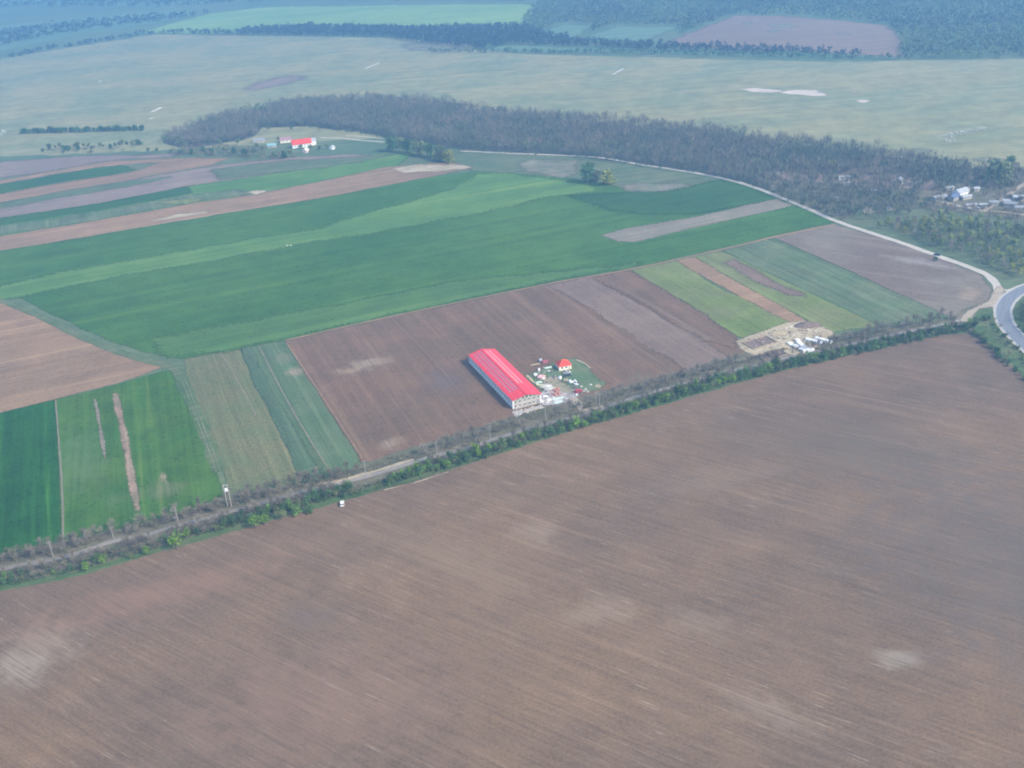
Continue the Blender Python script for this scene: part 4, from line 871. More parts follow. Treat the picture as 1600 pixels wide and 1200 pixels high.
m.poly([(W_/2, -0.03, zc+0.16), (W_/2+0.5, -0.03, slope(W_/2+0.5)+0.12), (W_/2+0.5, L__+0.03, slope(W_/2+0.5)+0.12), (W_/2, L__+0.03, zc+0.16)][::-1])
m.build('ridge_cap', M['red_roof'], hall)
# pilasters and windows of the side walls
nb_ = 20; pitch_ = (L__-2*ov)/nb_
for side in (0, 1):
    xw = ov if side == 0 else W_-ov; sg = -1 if side == 0 else 1
    pil = None; win = None
    for i in range(nb_+1):
        y = ov + i*pitch_ + (0.2 if i == 0 else (-0.2 if i == nb_ else 0))
        if pil is None:
            xa, xb = sorted((xw, xw+sg*0.30)); pil = MB().box(xa, xb, -0.22, 0.22, -0.2, EH-0.14).build('pilaster', M['frame'], hall); pil.location = (0, y, 0)
        else: c = pil.copy(); c.location = (0, y, 0); link(c, hall)
        if i < nb_:
            yc = ov + (i+0.5)*pitch_
            if win is None:
                xa, xb = sorted((xw, xw+sg*0.06)); m = MB()
                for (a, b, c_, d) in ((-0.85, 0.85, 2.0, 2.12), (-0.85, 0.85, 3.98, 4.1), (-0.85, -0.73, 2.12, 3.98), (0.73, 0.85, 2.12, 3.98), (-0.05, 0.05, 2.12, 3.98)): m.box(xa, xb, a, b, c_, d)
                win = m.build('window', M['frame'], hall); win.location = (0, yc, 0)
                xa, xb = sorted((xw, xw+sg*0.03)); pane = MB().box(xa, xb, -0.73, 0.73, 2.12, 3.98).build('pane', M['pane_blue'], win)
            else:
                c = win.copy(); c.location = (0, yc, 0); link(c, hall); p2 = pane.copy(); link(p2, c)
# gable front: slab line, green boards, two rows of openings
MB().box(ov, W_-ov, ov-0.12, ov, 2.62, 2.84).build('floor_slab', M['concrete'], hall)
MB().box(ov, W_-ov, ov-0.06, ov, 4.72, 4.86).build('trim_board', M['green_trim'], hall)
MB().box(1.5, 14.9, ov-0.5, ov-0.14, -0.1, 0.18).build('plinth', M['concrete'], hall)
wproto = None
for row, (z0, z1) in enumerate(((0.95, 2.0), (3.35, 4.5))):
    for i in range(6):
        if row == 0 and i == 5: continue
        xc = 1.7 + i*2.6
        if wproto is None:
            m = MB()
            for (a, b, c_, d) in ((-0.62, 0.62, 0, 0.09), (-0.62, 0.62, 1.0, 1.09), (-0.62, -0.54, 0.09, 1.0), (0.54, 0.62, 0.09, 1.0)): m.box(a, b, ov-0.07, ov, c_, d)
            wproto = m.build('window', M['frame'], hall); wpane = MB().box(-0.54, 0.54, ov-0.03, ov, 0.09, 1.0).build('pane', M['pane'], wproto); wproto.location = (xc, 0, z0)
        else:
            c = wproto.copy(); c.location = (xc, 0, z0); link(c, hall); p2 = wpane.copy(); link(p2, c)
for x0 in (3.6, 6.2, 8.2, 10.2, 12.6):
    zt = slope(x0)-0.5
    m = MB(); m.box(x0-0.45, x0+0.45, ov-0.04, ov, 5.0, max(5.3, zt)); m.build('vent_opening', M['pane'], hall)
d_ = MB().box(13.6, 14.9, ov-0.05, ov, 0, 2.3).build('door', M['tin'], hall); MB().box(13.75, 13.83, ov-0.11, ov-0.05, 1.0, 1.15).build('handle', M['steel'], d_)

# generic gabled or hipped house --------------------------------------------
def house(name, label, px, py, rz, w_, d_, h_, rh, wall, roof, nwin=2, hip=False, annex=None, catg='house', group=None, chimney=False, slopes=None):
    x, y = G(px, py) if px is not None else py
    r = empty(name, (x, y, 0), rz); tag(r, label, catg, group)
    t = 0.25; m = MB()
    m.box(-w_/2, w_/2, -d_/2, d_/2, -0.2, h_)
    if not hip: m.prism([(-d_/2, h_+0.001), (d_/2, h_+0.001), (0, h_+rh-0.12)], -w_/2, w_/2, 'x')
    m.build('wall', wall, r)
    o = 0.4; X, Y = w_/2+o, d_/2+o; zb = h_-o*rh/(d_/2)+0.06; zt = h_+rh+0.06; th = 0.14
    rf = MB()
    if hip:
        k = max(0.0, X-Y)*0.9+0.05
        T = [(-k, 0, zt), (k, 0, zt)]; Bq = [(-X, -Y, zb), (X, -Y, zb), (X, Y, zb), (-X, Y, zb)]
        rf.poly([Bq[0], Bq[1], T[1], T[0]]); rf.poly([Bq[1], Bq[2], T[1]]); rf.poly([Bq[2], Bq[3], T[0], T[1]]); rf.poly([Bq[3], Bq[0], T[0]])
        rf.poly(Bq[::-1])
        ro = rf.build('roof', roof, r)
        for a, b in ((0, 0), (1, 1), (2, 1), (3, 0)): MB().tube(Bq[a], T[b], 0.13, 0.13, 5).build('hip_tiles', M['hip'], ro)
        MB().tube(T[0], T[1], 0.14, 0.14, 5).build('ridge_tiles', M['hip'], ro)
    else:
        for sg in (-1, 1):
            m = MB(); pr = [(sg*Y, zb), (0, zt), (0, zt+th), (sg*Y, zb+th)]
            m.prism(pr if sg > 0 else pr[::-1], -X, X, 'x'); ro = m.build('roof_slope', roof, r)
    if chimney: MB().box(w_*0.2, w_*0.2+0.6, 0.3, 0.9, h_, h_+rh+0.7).build('chimney', M['brick'], r)
    zs = h_*0.38; zt2 = min(h_-0.35, zs+1.15); ww = 0.55
    def win(cx, cy, ax_):
        f = MB(); g_ = MB()
        if ax_ == 'x':
            ys = sorted((cy, cy + (0.06 if cy > 0 else -0.06))); yp = sorted((cy, cy + (0.03 if cy > 0 else -0.03)))
            for a, b, c_, e in ((-ww, ww, zs, zs+0.08), (-ww, ww, zt2-0.08, zt2), (-ww, -ww+0.08, zs+0.08, zt2-0.08), (ww-0.08, ww, zs+0.08, zt2-0.08)): f.box(cx+a, cx+b, ys[0], ys[1], c_, e)
            g_.box(cx-ww+0.08, cx+ww-0.08, yp[0], yp[1], zs+0.08, zt2-0.08)
        else:
            xs = sorted((cx, cx + (0.06 if cx > 0 else -0.06))); xp = sorted((cx, cx + (0.03 if cx > 0 else -0.03)))
            for a, b, c_, e in ((-ww, ww, zs, zs+0.08), (-ww, ww, zt2-0.08, zt2), (-ww, -ww+0.08, zs+0.08, zt2-0.08), (ww-0.08, ww, zs+0.08, zt2-0.08)): f.box(xs[0], xs[1], cy+a, cy+b, c_, e)
            g_.box(xp[0], xp[1], cy-ww+0.08, cy+ww-0.08, zs+0.08, zt2-0.08)
        fo = f.build('window', M['frame'], r); g_.build('pane', M['pane'], fo)
    for i in range(nwin):
        cx = -w_/2 + w_*(i+0.7)/(nwin+0.9)
        win(cx, -d_/2, 'x'); win(cx, d_/2, 'x')
    if d_ > 4: win(-w_/2, 0, 'y')
    dr = MB().box(w_/2-1.5, w_/2-0.6, -d_/2-0.05, -d_/2, 0, min(2.0, h_-0.3)).build('door', M['timber'], r)
    MB().box(w_/2-1.4, w_/2-1.32, -d_/2-0.12, -d_/2-0.05, 1.0, 1.1).build('handle', M['steel'], dr)
    return r
# small house in the yard
cx, cy = np.array(G(880, 575.5))
house('small_house', 'small cream house with a red hipped roof beside the long hall', None, (cx+0.3, cy+0.6), R(14), 7.0, 6.2, 2.8, 2.3, M['cream'], M['tile_red'], 2, hip=True, chimney=False)
# far farm
house('farmhouse', 'far farmhouse with a long red roof and white walls', 472, 229, R(14), 20, 9, 3.8, 4.2, M['white'], M['tile_red'], 5, chimney=True)
house('annex_building', 'white annex at the right end of the far red-roofed farmhouse', 488, 226, R(14), 8, 7, 4.6, 2.2, M['white'], M['tin_white'], 2, catg='house')
house('outbuilding', 'mauve-roofed outbuilding left of the far farmhouse', 447, 222, R(10), 12, 7, 3, 2.4, M['cream'], plain('mauve_tiles', (0.34, 0.20, 0.22)), 2, catg='outbuilding')
house('outbuilding', 'tiny pink-walled outbuilding in front of the far farmhouse', 478, 238, R(70), 5, 4, 2.6, 1.6, plain('pink_render', (0.75, 0.55, 0.55)), M['white'], 1, catg='outbuilding')
house('outbuilding', 'small teal-roofed shed left of the far farm', 425, 230, R(5), 9, 5, 2.4, 1.4, M['grey_wall'], plain('teal_sheet', (0.22, 0.42, 0.45)), 1, catg='shed')
house('outbuilding', 'small white shed right of the far farm', 519, 233, R(60), 5, 4, 2.4, 1.2, M['white'], M['tin_white'], 1, catg='shed')
house('outbuilding', 'low tin barn behind the garden trees of the far farm', 405, 222, R(10), 12, 6, 2.6, 1.6, M['grey_wall'], M['tin'], 2, catg='shed')
# hamlet at the right
for px, py, rz, w_, d_, h_, rh, wl, rf, lb in (
    (1500, 306, 30, 13, 9, 4.2, 2.6, 'white', 'tin_white', 'largest white house in the hamlet'),
    (1490, 312, 30, 9, 7, 3.0, 2.2, 'grey_wall', 'tin_navy', 'navy-roofed shed in front of the largest white house'),
    (1509, 311, 20, 10, 4, 2.6, 0.8, 'white', 'tin_white', 'long flat white shed right of the largest hamlet house'),
    (1517, 323, -4, 9, 4, 2.2, 0.6, 'white', 'tin_white', 'low white shed by the hamlet lane, left one'),
    (1536, 323, -8, 7, 4, 2.2, 0.8, 'white', 'tin_white', 'low white shed by the hamlet lane, right one'),
    (1446, 276, 0, 6, 4, 2.4, 1.0, 'white', 'tin_white', 'lone white hut high in the hamlet scrub'),
    (1404, 287, 60, 10, 7, 3.4, 2.0, 'grey_wall', 'tin', 'pale grey house left in the hamlet scrub'),
    (1473, 311, 30, 7, 5, 2.6, 1.2, 'white', 'tin', 'small shed where the hamlet lane begins'),
    (1462, 313, 30, 8, 6, 2.8, 1.4, 'grey_wall', 'tin', 'grey barn left of the hamlet lane'),
    (1525, 298, 0, 5, 4, 2.4, 1.0, 'white', 'tin_white', 'tiny white hut behind the hamlet houses'),
    (1578, 322, -30, 10, 6, 2.8, 1.2, 'grey_wall', 'tin', 'bluish tin-roofed shed at the right edge of the hamlet'),
    (1572, 317, -30, 6, 4, 2.4, 1.0, 'white', 'tin_white', 'small white hut beside the bluish tin-roofed shed'),
    (1483, 297, 10, 8, 4, 2.4, 1.0, 'grey_wall', 'tin_white', 'pale shed behind the navy-roofed one'),
    (1434, 288, 0, 6, 4, 2.4, 1.0, 'grey_wall', 'tin_white', 'pale shed right of the pale grey scrub house'),
    (1320, 280, 0, 12, 4, 2.4, 0.8, 'white', 'tin_white', 'long low pale shed near the left end of the hamlet'),
    (1322, 289, 0, 6, 4, 2.4, 0.8, 'grey_wall', 'tin_white', 'small pale shed below the long low one'),
    (1309, 312, 0, 4, 3, 2.2, 0.8, 'white', 'tin_white', 'tiny white hut alone above the gravel track'),
    (1372, 272, 0, 5, 4, 2.4, 0.8, 'white', 'tin_white', 'tiny white hut at the wood edge'),
    (1284, 247, 0, 7, 4, 2.4, 0.8, 'white', 'tin_white', 'white hut inside the wood beside the yellowish tree'),
    (1389, 328, 0, 5, 3, 2.2, 0.8, 'white', 'tin', 'small hut above the plantation'),
    (1200, 276, 0, 5, 4, 2.4, 0.8, 'white', 'tin', 'leftmost small hut of the hamlet'),
    (1214, 274, 0, 5, 4, 2.4, 0.8, 'grey_wall', 'tin_white', 'second hut from the left of the hamlet'),
    (1552, 320, -10, 8, 5, 2.6, 1.2, 'white', 'tin', 'tin-roofed shed where the hamlet lanes fork'),
    (1590, 312, -10, 9, 6, 2.8, 1.4, 'white', 'tin_white', 'pale shed above the bluish one at the right edge'),
    (1594, 328, -10, 10, 5, 2.6, 1.2, 'white', 'tin', 'last shed below the bluish one at the right edge'),
    (1507, 300, 10, 6, 5, 2.8, 1.2, 'white', 'tin', 'small shed behind the largest white house'),
    (1226, 268, 20, 6, 4, 2.4, 0.8, 'grey_wall', 'tin', 'third hut from the left of the hamlet')):
    w_ *= 0.85; d_ *= 0.85; h_ *= 0.9; rh *= 0.85
    house('hut' if w_ < 5.8 else 'shed', lb, px, py, R(rz), w_, d_, h_, rh, M[wl if wl == 'white' and w_ > 9 else 'grey_wall'], M[rf], 1 if w_ < 5.8 else 2, catg='hut' if w_ < 5.8 else 'shed')
# long white wall in the hamlet and the ochre wall by the lane
def wall(name, label, pts, h_, mat, t=0.3):
    P = [np.array(G(*p)) for p in pts]; m = MB()
    for a, b in zip(P[:-1], P[1:]):
        d = (b-a)/np.linalg.norm(b-a); nn = np.array([-d[1], d[0]])*t/2; k = len(m.v)
        m.v += [(*(a-nn), -0.1), (*(b-nn), -0.1), (*(b+nn), -0.1), (*(a+nn), -0.1), (*(a-nn), h_), (*(b-nn), h_), (*(b+nn), h_), (*(a+nn), h_)]
        m.f += [(k, k+3, k+2, k+1), (k+4, k+5, k+6, k+7), (k, k+1, k+5, k+4), (k+1, k+2, k+6, k+5), (k+2, k+3, k+7, k+6), (k+3, k, k+4, k+7)]
    return tag(m.build(name, mat), label, 'wall')
wall('boundary_wall', 'long whitish wall in the middle of the hamlet scrub', [(1346, 296), (1360, 298), (1376, 300)], 1.8, M['white'])
wall('boundary_wall', 'ochre wall along the lane at the right edge', [(1553, 333), (1570, 335), (1586, 337)], 1.6, plain('ochre_render', (0.62, 0.42, 0.20)))

# ------------------------------------------------------------------ utility poles
M['pole'] = plain('weathered_pole', (0.36, 0.35, 0.33), 0.9)
M['wood_pole'] = plain('weathered_crossarm', (0.22, 0.20, 0.18), 0.9)
def pole(label, px, py, h_, group=None, lean=0):
    x, y = G(px, py); r = empty('utility_pole', (x, y, 0), ang+R(90)); tag(r, label, 'utility pole', group)
    MB().tube((0, 0, -0.3), (0, 0, h_), 0.16, 0.10, 8).build('pole', M['pole'], r)
    ca = MB().box(-0.09, 0.09, -0.8, 0.8, h_-0.7, h_-0.6).build('crossarm', M['wood_pole'], r)
    for q in (-0.7, 0, 0.7): MB().tube((0, q, h_-0.6), (0, q, h_-0.35), 0.05, 0.035, 6).build('insulator', M['white'], ca)
    return r
gpl = 'utility poles along the country road'
for px, py, h_, lb in ((84, 872, 8.5, 'utility pole at the far left end of the hedgerow'), (178, 843, 6.5, 'short utility pole below the bright green crop'), (280, 822, 8.5, 'utility pole below the bare strips of the green crop'),
                       (572, 744, 8.5, 'utility pole by the grass clearing of the hedgerow'), (683, 712, 8, 'utility pole below the brown field left of the hall'), (766, 688, 8, 'utility pole just left of the hall gable'),
                       (853, 656, 11, 'tall utility pole in front of the hall corner'), (932, 645, 12, 'tallest pale utility pole, in front of the builders yard'), (937, 642, 10, 'thin grey pole standing just right of the tallest pale one')):
    pole(lb, px, py, h_, gpl)
x, y = G(359, 792); r = empty('transformer_pole', (x, y, 0), R(10)); tag(r, 'twin-legged pole carrying a white transformer below the stubble field', 'transformer pole')
for q in (-0.8, 0.8): MB().tube((q, 0, -0.3), (q, 0, 12), 0.15, 0.10, 8).build('pole', M['concrete'], r)
MB().box(-1.3, 1.3, -0.1, 0.1, 11.3, 11.5).build('crossarm', M['steel'], r)
MB().box(-1.0, 1.0, -0.5, 0.5, 8.3, 8.45).build('platform', M['steel'], r)
tk = MB().box(-0.5, 0.5, -0.4, 0.4, 8.45, 9.6).build('transformer_tank', M['film'], r)
for q in (-0.4, 0, 0.4): MB().tube((q, 0, 9.6), (q, 0, 10.0), 0.09, 0.05, 6).build('insulator', M['white'], tk)

# ------------------------------------------------------------------ vehicles
M['car_white'] = plain('white_car_paint', (0.82, 0.82, 0.82), 0.25, 0.03, 1, spec=0.5)
M['car_dark'] = plain('dark_blue_car_paint', (0.045, 0.06, 0.085), 0.3, 0.06, 1, spec=0.5)
M['car_red'] = plain('red_car_paint', (0.50, 0.03, 0.06), 0.3, 0.05, 1, spec=0.5)
M['car_silver'] = plain('silver_car_paint', (0.50, 0.52, 0.55), 0.3, 0.05, 1, spec=0.5)
M['rubber'] = plain('black_rubber', (0.03, 0.03, 0.03), 0.8, 0.1)
M['lamp'] = plain('headlight_glass', (0.7, 0.7, 0.68), 0.2, 0.02)
def car(label, px, py, rz, paint, van=False, z=0.0):
    x, y = G(px, py); r = empty('parked_car', (x, y, z), rz); tag(r, label, 'car')
    hw = 0.86; m = MB()
    m.prism([(-2.1, 0.32), (2.1, 0.32), (2.16, 0.62), (2.05, 0.82), (1.15, 0.95), (-1.75 if not van else -2.05, 0.98), (-2.1, 0.85)], -hw, hw, 'x')
    b = m.build('body', paint, r)
    top = [(-2.02, 0.98), (1.15, 0.95), (0.55, 1.50), (-1.9, 1.55)] if van else [(-1.75, 0.98), (1.15, 0.95), (0.40, 1.42), (-1.05, 1.44)]
    MB().prism(top, -hw+0.07, hw-0.07, 'x').build('cabin', M['pane'], r)
    y0, y1, zz = (-1.88, 0.53, 1.55) if van else (-1.02, 0.38, 1.45)
    MB().box(-hw+0.09, hw-0.09, y0, y1, zz-0.06, zz+0.02).build('roof_panel', paint, r)
    w0 = None
    for sx in (-1, 1):
        for wy in (-1.3, 1.35):
            wh = MB().tube((sx*(hw-0.2), wy, 0.33), (sx*(hw+0.02), wy, 0.33), 0.33, 0.33, 12).build('wheel', M['rubber'], r)
            MB().tube((sx*(hw+0.021), wy, 0.33), (sx*(hw+0.035), wy, 0.33), 0.19, 0.18, 10).build('rim', M['steel'], wh)
        MB().box(sx*0.62-0.18, sx*0.62+0.18, 2.08, 2.17, 0.60, 0.76).build('headlight', M['lamp'], r)
        MB().box(sx*0.66-0.14, sx*0.66+0.14, -2.13, -2.09, 0.62, 0.80).build('tail_light', M['car_red'], r)
    return r
car('white van parked at the hedgerow edge of the huge near field', 535, 789, R(8), M['car_white'], True, 0.18)
car('dark blue car parked in front of the small cream house', 887, 588, R(-78), M['car_dark'], False, 0.12)
car('silver car parked between the dark blue car and the small cream house', 886, 583.5, R(-74), M['car_silver'], False, 0.1)
car('red car parked at the yard entrance', 904, 613, R(-70), M['car_red'], True, 0.1)
car('dark car driving on the pale gravel track', 1464, 399.5, R(50), M['car_dark'], True, 0.22)
car('white car in the hamlet beside the lane', 1527, 327, R(30), M['car_white'], True, 0.1)

# ------------------------------------------------------------------ building materials in the yard
def heap(name, label, px, py, rx, ry, h_, mat, z=0.1, rz=0.0, n=9, catg='heap', kind=None):
    x, y = G(px, py); rng = np.random.default_rng(int(px*7+py)); V = []; F = []
    rings = 6
    for i in range(rings):
        q = i/rings; rr = (1-q)**0.9
        for j in range(n*2):
            a = math.pi*j/n; k = 1+rng.uniform(-0.16, 0.16)
            V.append((math.cos(a)*rx*rr*k, math.sin(a)*ry*rr*k, h_*math.sin(q*1.45)*(1+rng.uniform(-0.12, 0.12)) if i else -0.05))
    V.append((0, 0, h_)); T = len(V)-1; N = n*2
    for i in range(rings-1):
        for j in range(N): F.append((i*N+j, i*N+(j+1) % N, (i+1)*N+(j+1) % N, (i+1)*N+j))
    for j in range(N): F.append(((rings-1)*N+j, (rings-1)*N+(j+1) % N, T))
    o = mesh_obj(name, V, F, mat); o.location = (x, y, z); o.rotation_euler = (0, 0, rz)
    return tag(o, label, catg)
def pallet(label, px, py, rz, mat, sx=1.2, sy=1.0, h_=1.1, rows=3, cols_=4, layers=4, z=0.17, piece='brick', name='pallet_of_blocks', group=None, tilt=0):
    x, y = G(px, py); r = empty(name, (x, y, z), rz); tag(r, label, 'pallet', group)
    m = MB()
    for q in (-1, 0, 1): m.box(-sx/2, sx/2, q*(sy/2-0.06)-0.05, q*(sy/2-0.06)+0.05, 0, 0.09)
    for q in range(5): m.box(-sx/2+q*(sx-0.1)/4, -sx/2+q*(sx-0.1)/4+0.1, -sy/2, sy/2, 0.092, 0.115)
    m.build('pallet_base', M['timber'], r)
    bw, bd, bh = sx/cols_, sy/rows, (h_-0.12)/layers
    first = None
    for l in range(layers):
        for i in range(cols_):
            for j in range(rows):
                if l == layers-1 and random.random() < 0.25: continue
                loc = (-sx/2+bw*(i+0.5), -sy/2+bd*(j+0.5), 0.12+bh*l)
                if first is None: first = MB().box(-bw/2+0.02, bw/2-0.02, -bd/2+0.02, bd/2-0.02, 0.005, bh-0.005).build(piece, mat, r); first.location = loc
                else: c = first.copy(); c.location = loc; link(c, r)
    return r
def planks(label, px, py, rz, mat, L=6, n=6, z=0.15, name='timber_stack'):
    x, y = G(px, py); r = empty(name, (x, y, z), rz); tag(r, label, 'timber stack'); first = None
    for i in range(n):
        for l in range(2):
            loc = ((i-n/2)*0.24+random.uniform(-.03, .03), random.uniform(-0.3, 0.3), 0.07*l)
            if first is None: first = MB().box(-0.1, 0.1, -L/2, L/2, 0.0, 0.06).build('plank', mat, r); first.location = loc
            else: c = first.copy(); c.location = loc; c.rotation_euler = (0, 0, random.uniform(-.02, .02)); link(c, r)
    return r
def sack_pile(label, px, py, rz, n=9, z=0.12, sc=1.0, mat=None):
    x, y = G(px, py); r = empty('sack_pile', (x, y, z), rz); tag(r, label, 'sack pile'); rng = random.Random(int(px*3+py))
    first = None
    for i in range(n):
        lay = 0 if i < n*0.6 else 1
        loc = (rng.uniform(-1, 1)*1.0*sc*(1-0.4*lay), rng.uniform(-1, 1)*0.7*sc*(1-0.4*lay), 0.55*sc*lay)
        if first is None:
            V = []; F = []; N = 10
            for a_, zz in ((0.7, 0), (1.0, 0.15), (1.0, 0.42), (0.6, 0.62)):
                for j in range(N): th = 6.2832*j/N; V.append((math.cos(th)*0.55*sc*a_, math.sin(th)*0.42*sc*a_, zz*sc))
            for q in range(3):
                for j in range(N): F.append((q*N+j, q*N+(j+1) % N, (q+1)*N+(j+1) % N, (q+1)*N+j))
            F.append(tuple(range(3*N, 4*N))); first = mesh_obj('sack', V, F, mat or M['film'], r, True); first.location = loc
        else: c = first.copy(); c.location = loc; c.rotation_euler = (0, 0, rng.uniform(0, 3)); link(c, r)
    return r
def slab(name, label, px, py, rz, w_, d_, h_, mat, catg, z=0.12):
    """a sheet or crate with battens on top"""
    x, y = G(px, py); r = empty(name, (x, y, z), rz); tag(r, label, catg)
    m = MB(); m.prism([(-d_/2, 0), (d_/2, 0), (d_/2, h_*0.8), (d_*0.2, h_), (-d_*0.25, h_*0.92), (-d_/2, h_*0.7)], -w_/2, w_/2, 'x'); m.build('cover', mat, r)
    for q in (-0.32, 0.0, 0.32): MB().box(w_*q-0.05, w_*q+0.05, -d_/2-0.03, d_/2+0.03, -0.02, h_*0.66).build('strap', M['steel'], r)
    return r

planks('stack of pale boards leaning along the hall side, upper one', 827.5, 590.5, ang, M['timber'], 7, 5, name='timber_stack')
planks('stack of pale boards along the hall side, lower one', 832, 595.5, ang, M['timber'], 5, 4)
pallet('pallet of white blocks left of the round red heap', 837, 587, 0.3, M['film'], 1.8, 1.5, 1.2, piece='block')
pallet('white block stack behind the round red heap', 842.5, 580, 0.1, M['white'], 1.2, 1.2, 1.6, piece='block')
slab('covered_stack', 'pink tarpaulin stack beside the hall', 846, 590.5, -0.5, 3.2, 3.8, 1.2, plain('pink_tarp', (0.70, 0.42, 0.42)), 'covered stack')
sack_pile('white sacks at the near foot of the pink stack', 849.5, 592.5, -0.7, 6, sc=0.8)
slab('covered_stack', 'pale green sheet lying beside the hall', 841.5, 598.5, 0.4, 3.6, 2.0, 0.5, plain('pale_green_sheet', (0.50, 0.62, 0.50)), 'sheet')
slab('covered_stack', 'straw coloured sheet beside the pale green one', 844.5, 602, -0.2, 4.2, 1.5, 0.4, plain('straw_sheet', (0.55, 0.56, 0.34)), 'sheet')
slab('site_box', 'small grey site box left of the cream house', 844.8, 564.5, 0.2, 1.8, 1.6, 1.5, M['tin_white'], 'site box')
slab('covered_stack', 'dark red covered stack behind the yard', 851.5, 566.5, 0.2, 3.0, 2.2, 1.2, plain('dark_red_tarp', (0.36, 0.09, 0.12)), 'covered stack')
planks('pale boards lying alone behind the yard', 836.5, 570, R(-75), M['timber'], 5, 4)
slab('covered_stack', 'long pale sheet at the back edge of the yard', 856.5, 575, 0.3, 4, 1.4, 0.5, plain('pale_mint_sheet', (0.56, 0.66, 0.60)), 'sheet')
sack_pile('few white sacks in the middle of the yard', 857.5, 580.5, 0, 4, sc=0.7)
sack_pile('white sacks in a cross-shaped pile below the cream house', 875.5, 591.5, 0.8, 11, sc=1.0)
pallet('pallet of tan blocks in the row of materials', 884, 595.5, -0.3, M['timber'], 2.2, 1.5, 1.0, piece='block')
sack_pile('large bright white sack pile in the row of materials', 891, 598, -0.6, 14, sc=1.15)
sack_pile('bright white sacks behind the large white pile', 897.5, 596.5, 0.2, 6, sc=0.95)
sack_pile('bright white sacks at the right end of the material row', 899.5, 601.5, 0.2, 6, sc=0.95)
heap('dark_heap', 'dark heap right of the material row', 901, 600, 2.2, 1.3, 0.9, M['darkgrey'])
heap('dark_heap', 'dark low heap at the end of the material row', 899, 606.5, 2.6, 1.0, 0.7, M['darkgrey'])
heap('gravel_heap', 'lavender grey gravel heap nearest the hall', 853, 604, 3.8, 2.0, 1.0, M['concrete'], 0.14)
heap('gravel_heap', 'second grey gravel heap, right of the nearest', 859, 608, 3.4, 2.0, 0.8, M['concrete'], 0.14)
for i, (px, py) in enumerate(((866.5, 610), (870, 612.5), (873.5, 616), (867, 617.5), (871, 608.5))):
    pallet('pallet of pink bricks ' + ['at the left of the brick group', 'in the middle of the brick group', 'at the right of the brick group', 'nearest the rubble apron', 'at the back of the brick group'][i], px, py, 0.3*i, M['brick'], 1.5, 1.2, 1.0, group='brick pallets in the yard')
for px, py, lb in ((852, 620, 'left of the apron'), (858, 625, 'in the middle of the apron'), (864, 622, 'right of the middle of the apron'), (855, 629, 'at the near edge of the apron'), (847, 627, 'by the hall corner'), (868, 626, 'toward the mint sheets')):
    heap('rubble_heap', 'low white rubble heap ' + lb, px, py, 1.6, 1.1, 0.5, M['white'] if random.random() < 0.5 else M['concrete'], 0.18)
sack_pile('white sacks at the hall corner', 846.5, 629.5, 0.2, 6, sc=0.8)
for px, py, w_, rz_, lb in ((869, 624, 4.6, 0.5, 'left'), (875, 622.5, 4.2, 0.3, 'middle'), (872, 629, 4.5, 0.35, 'near')):
    slab('stacked_panels', 'mint coloured stack of panels on the rubble apron, ' + lb + ' one', px, py, rz_, w_, 1.6, 0.5, plain('mint_panel', (0.52, 0.64, 0.60)), 'panels')
sack_pile('white sacks near the red car', 902, 617.5, 0.2, 3, sc=0.7)
sack_pile('small white sacks in the yard corner', 922.5, 602.5, 0.2, 3, sc=0.7)
for px, py in ((912, 612), (915, 609), (918, 613), (908, 605)):
    pallet('grey pallet among the weeds of the yard corner', px, py, random.uniform(0, 1), M['concrete'], 1.4, 1.2, 0.5, layers=2, piece='block', group='grey pallets in the yard corner')
planks('long pale beams on the ground before the gable', 832, 641, R(-68), M['timber'], 9, 3)

# chips, offcuts and broken blocks strewn over the yard
def litter(label, pix, n, mat, smax=0.7):
    P = [G(*p) for p in pix]; A_ = np.array(P); rng = random.Random(n); m = MB(); c = 0
    while c < n:
        x, y = rng.uniform(A_[:, 0].min(), A_[:, 0].max()), rng.uniform(A_[:, 1].min(), A_[:, 1].max())
        if not in_poly(P, np.array([x]), np.array([y]))[0]: continue
        a = rng.uniform(0, 3.14); L = rng.uniform(0.2, smax); W2_ = L*rng.uniform(0.3, 1); hh = rng.uniform(0.08, 0.3); ca, sa = math.cos(a), math.sin(a); b = len(m.v)
        for z in (0.1, 0.2+hh):
            for u, v in ((-L, -W2_), (L, -W2_), (L, W2_), (-L, W2_)): m.v.append((x+u*ca-v*sa, y+u*sa+v*ca, z))
        m.f += [(b, b+3, b+2, b+1), (b+4, b+5, b+6, b+7), (b, b+1, b+5, b+4), (b+1, b+2, b+6, b+5), (b+2, b+3, b+7, b+6), (b+3, b, b+4, b+7)]; c += 1
    stuff(m.build('rubble', mat), label, 'rubble')
YD = [(826, 590), (850, 574), (872, 582), (902, 598), (918, 612), (905, 618), (872, 630), (846, 634), (846, 612)]
litter('pale broken blocks strewn over the builders yard', YD, 90, M['white'], 0.32)
litter('grey offcuts strewn over the builders yard', YD, 90, M['concrete'], 0.5)
litter('dark scraps strewn over the builders yard', YD, 60, M['darkgrey'], 0.6)
litter('pinkish brick scraps by the brick pallets', [(858, 606), (876, 608), (880, 620), (862, 620)], 50, M['brick'], 0.6)
litter('pale scraps around the white piles on the sand', [(1165, 530), (1250, 506), (1296, 522), (1280, 545), (1200, 553)], 60, M['white'], 0.4)
litter('dark clods and boards on the construction ground', [(1165, 530), (1250, 506), (1296, 522), (1280, 545), (1200, 553)], 90, M['mud'], 0.9)
litter('grey rubble at the foot of the gable wall', [(798, 643), (846, 633), (850, 637), (806, 652)], 60, M['concrete'], 0.5)

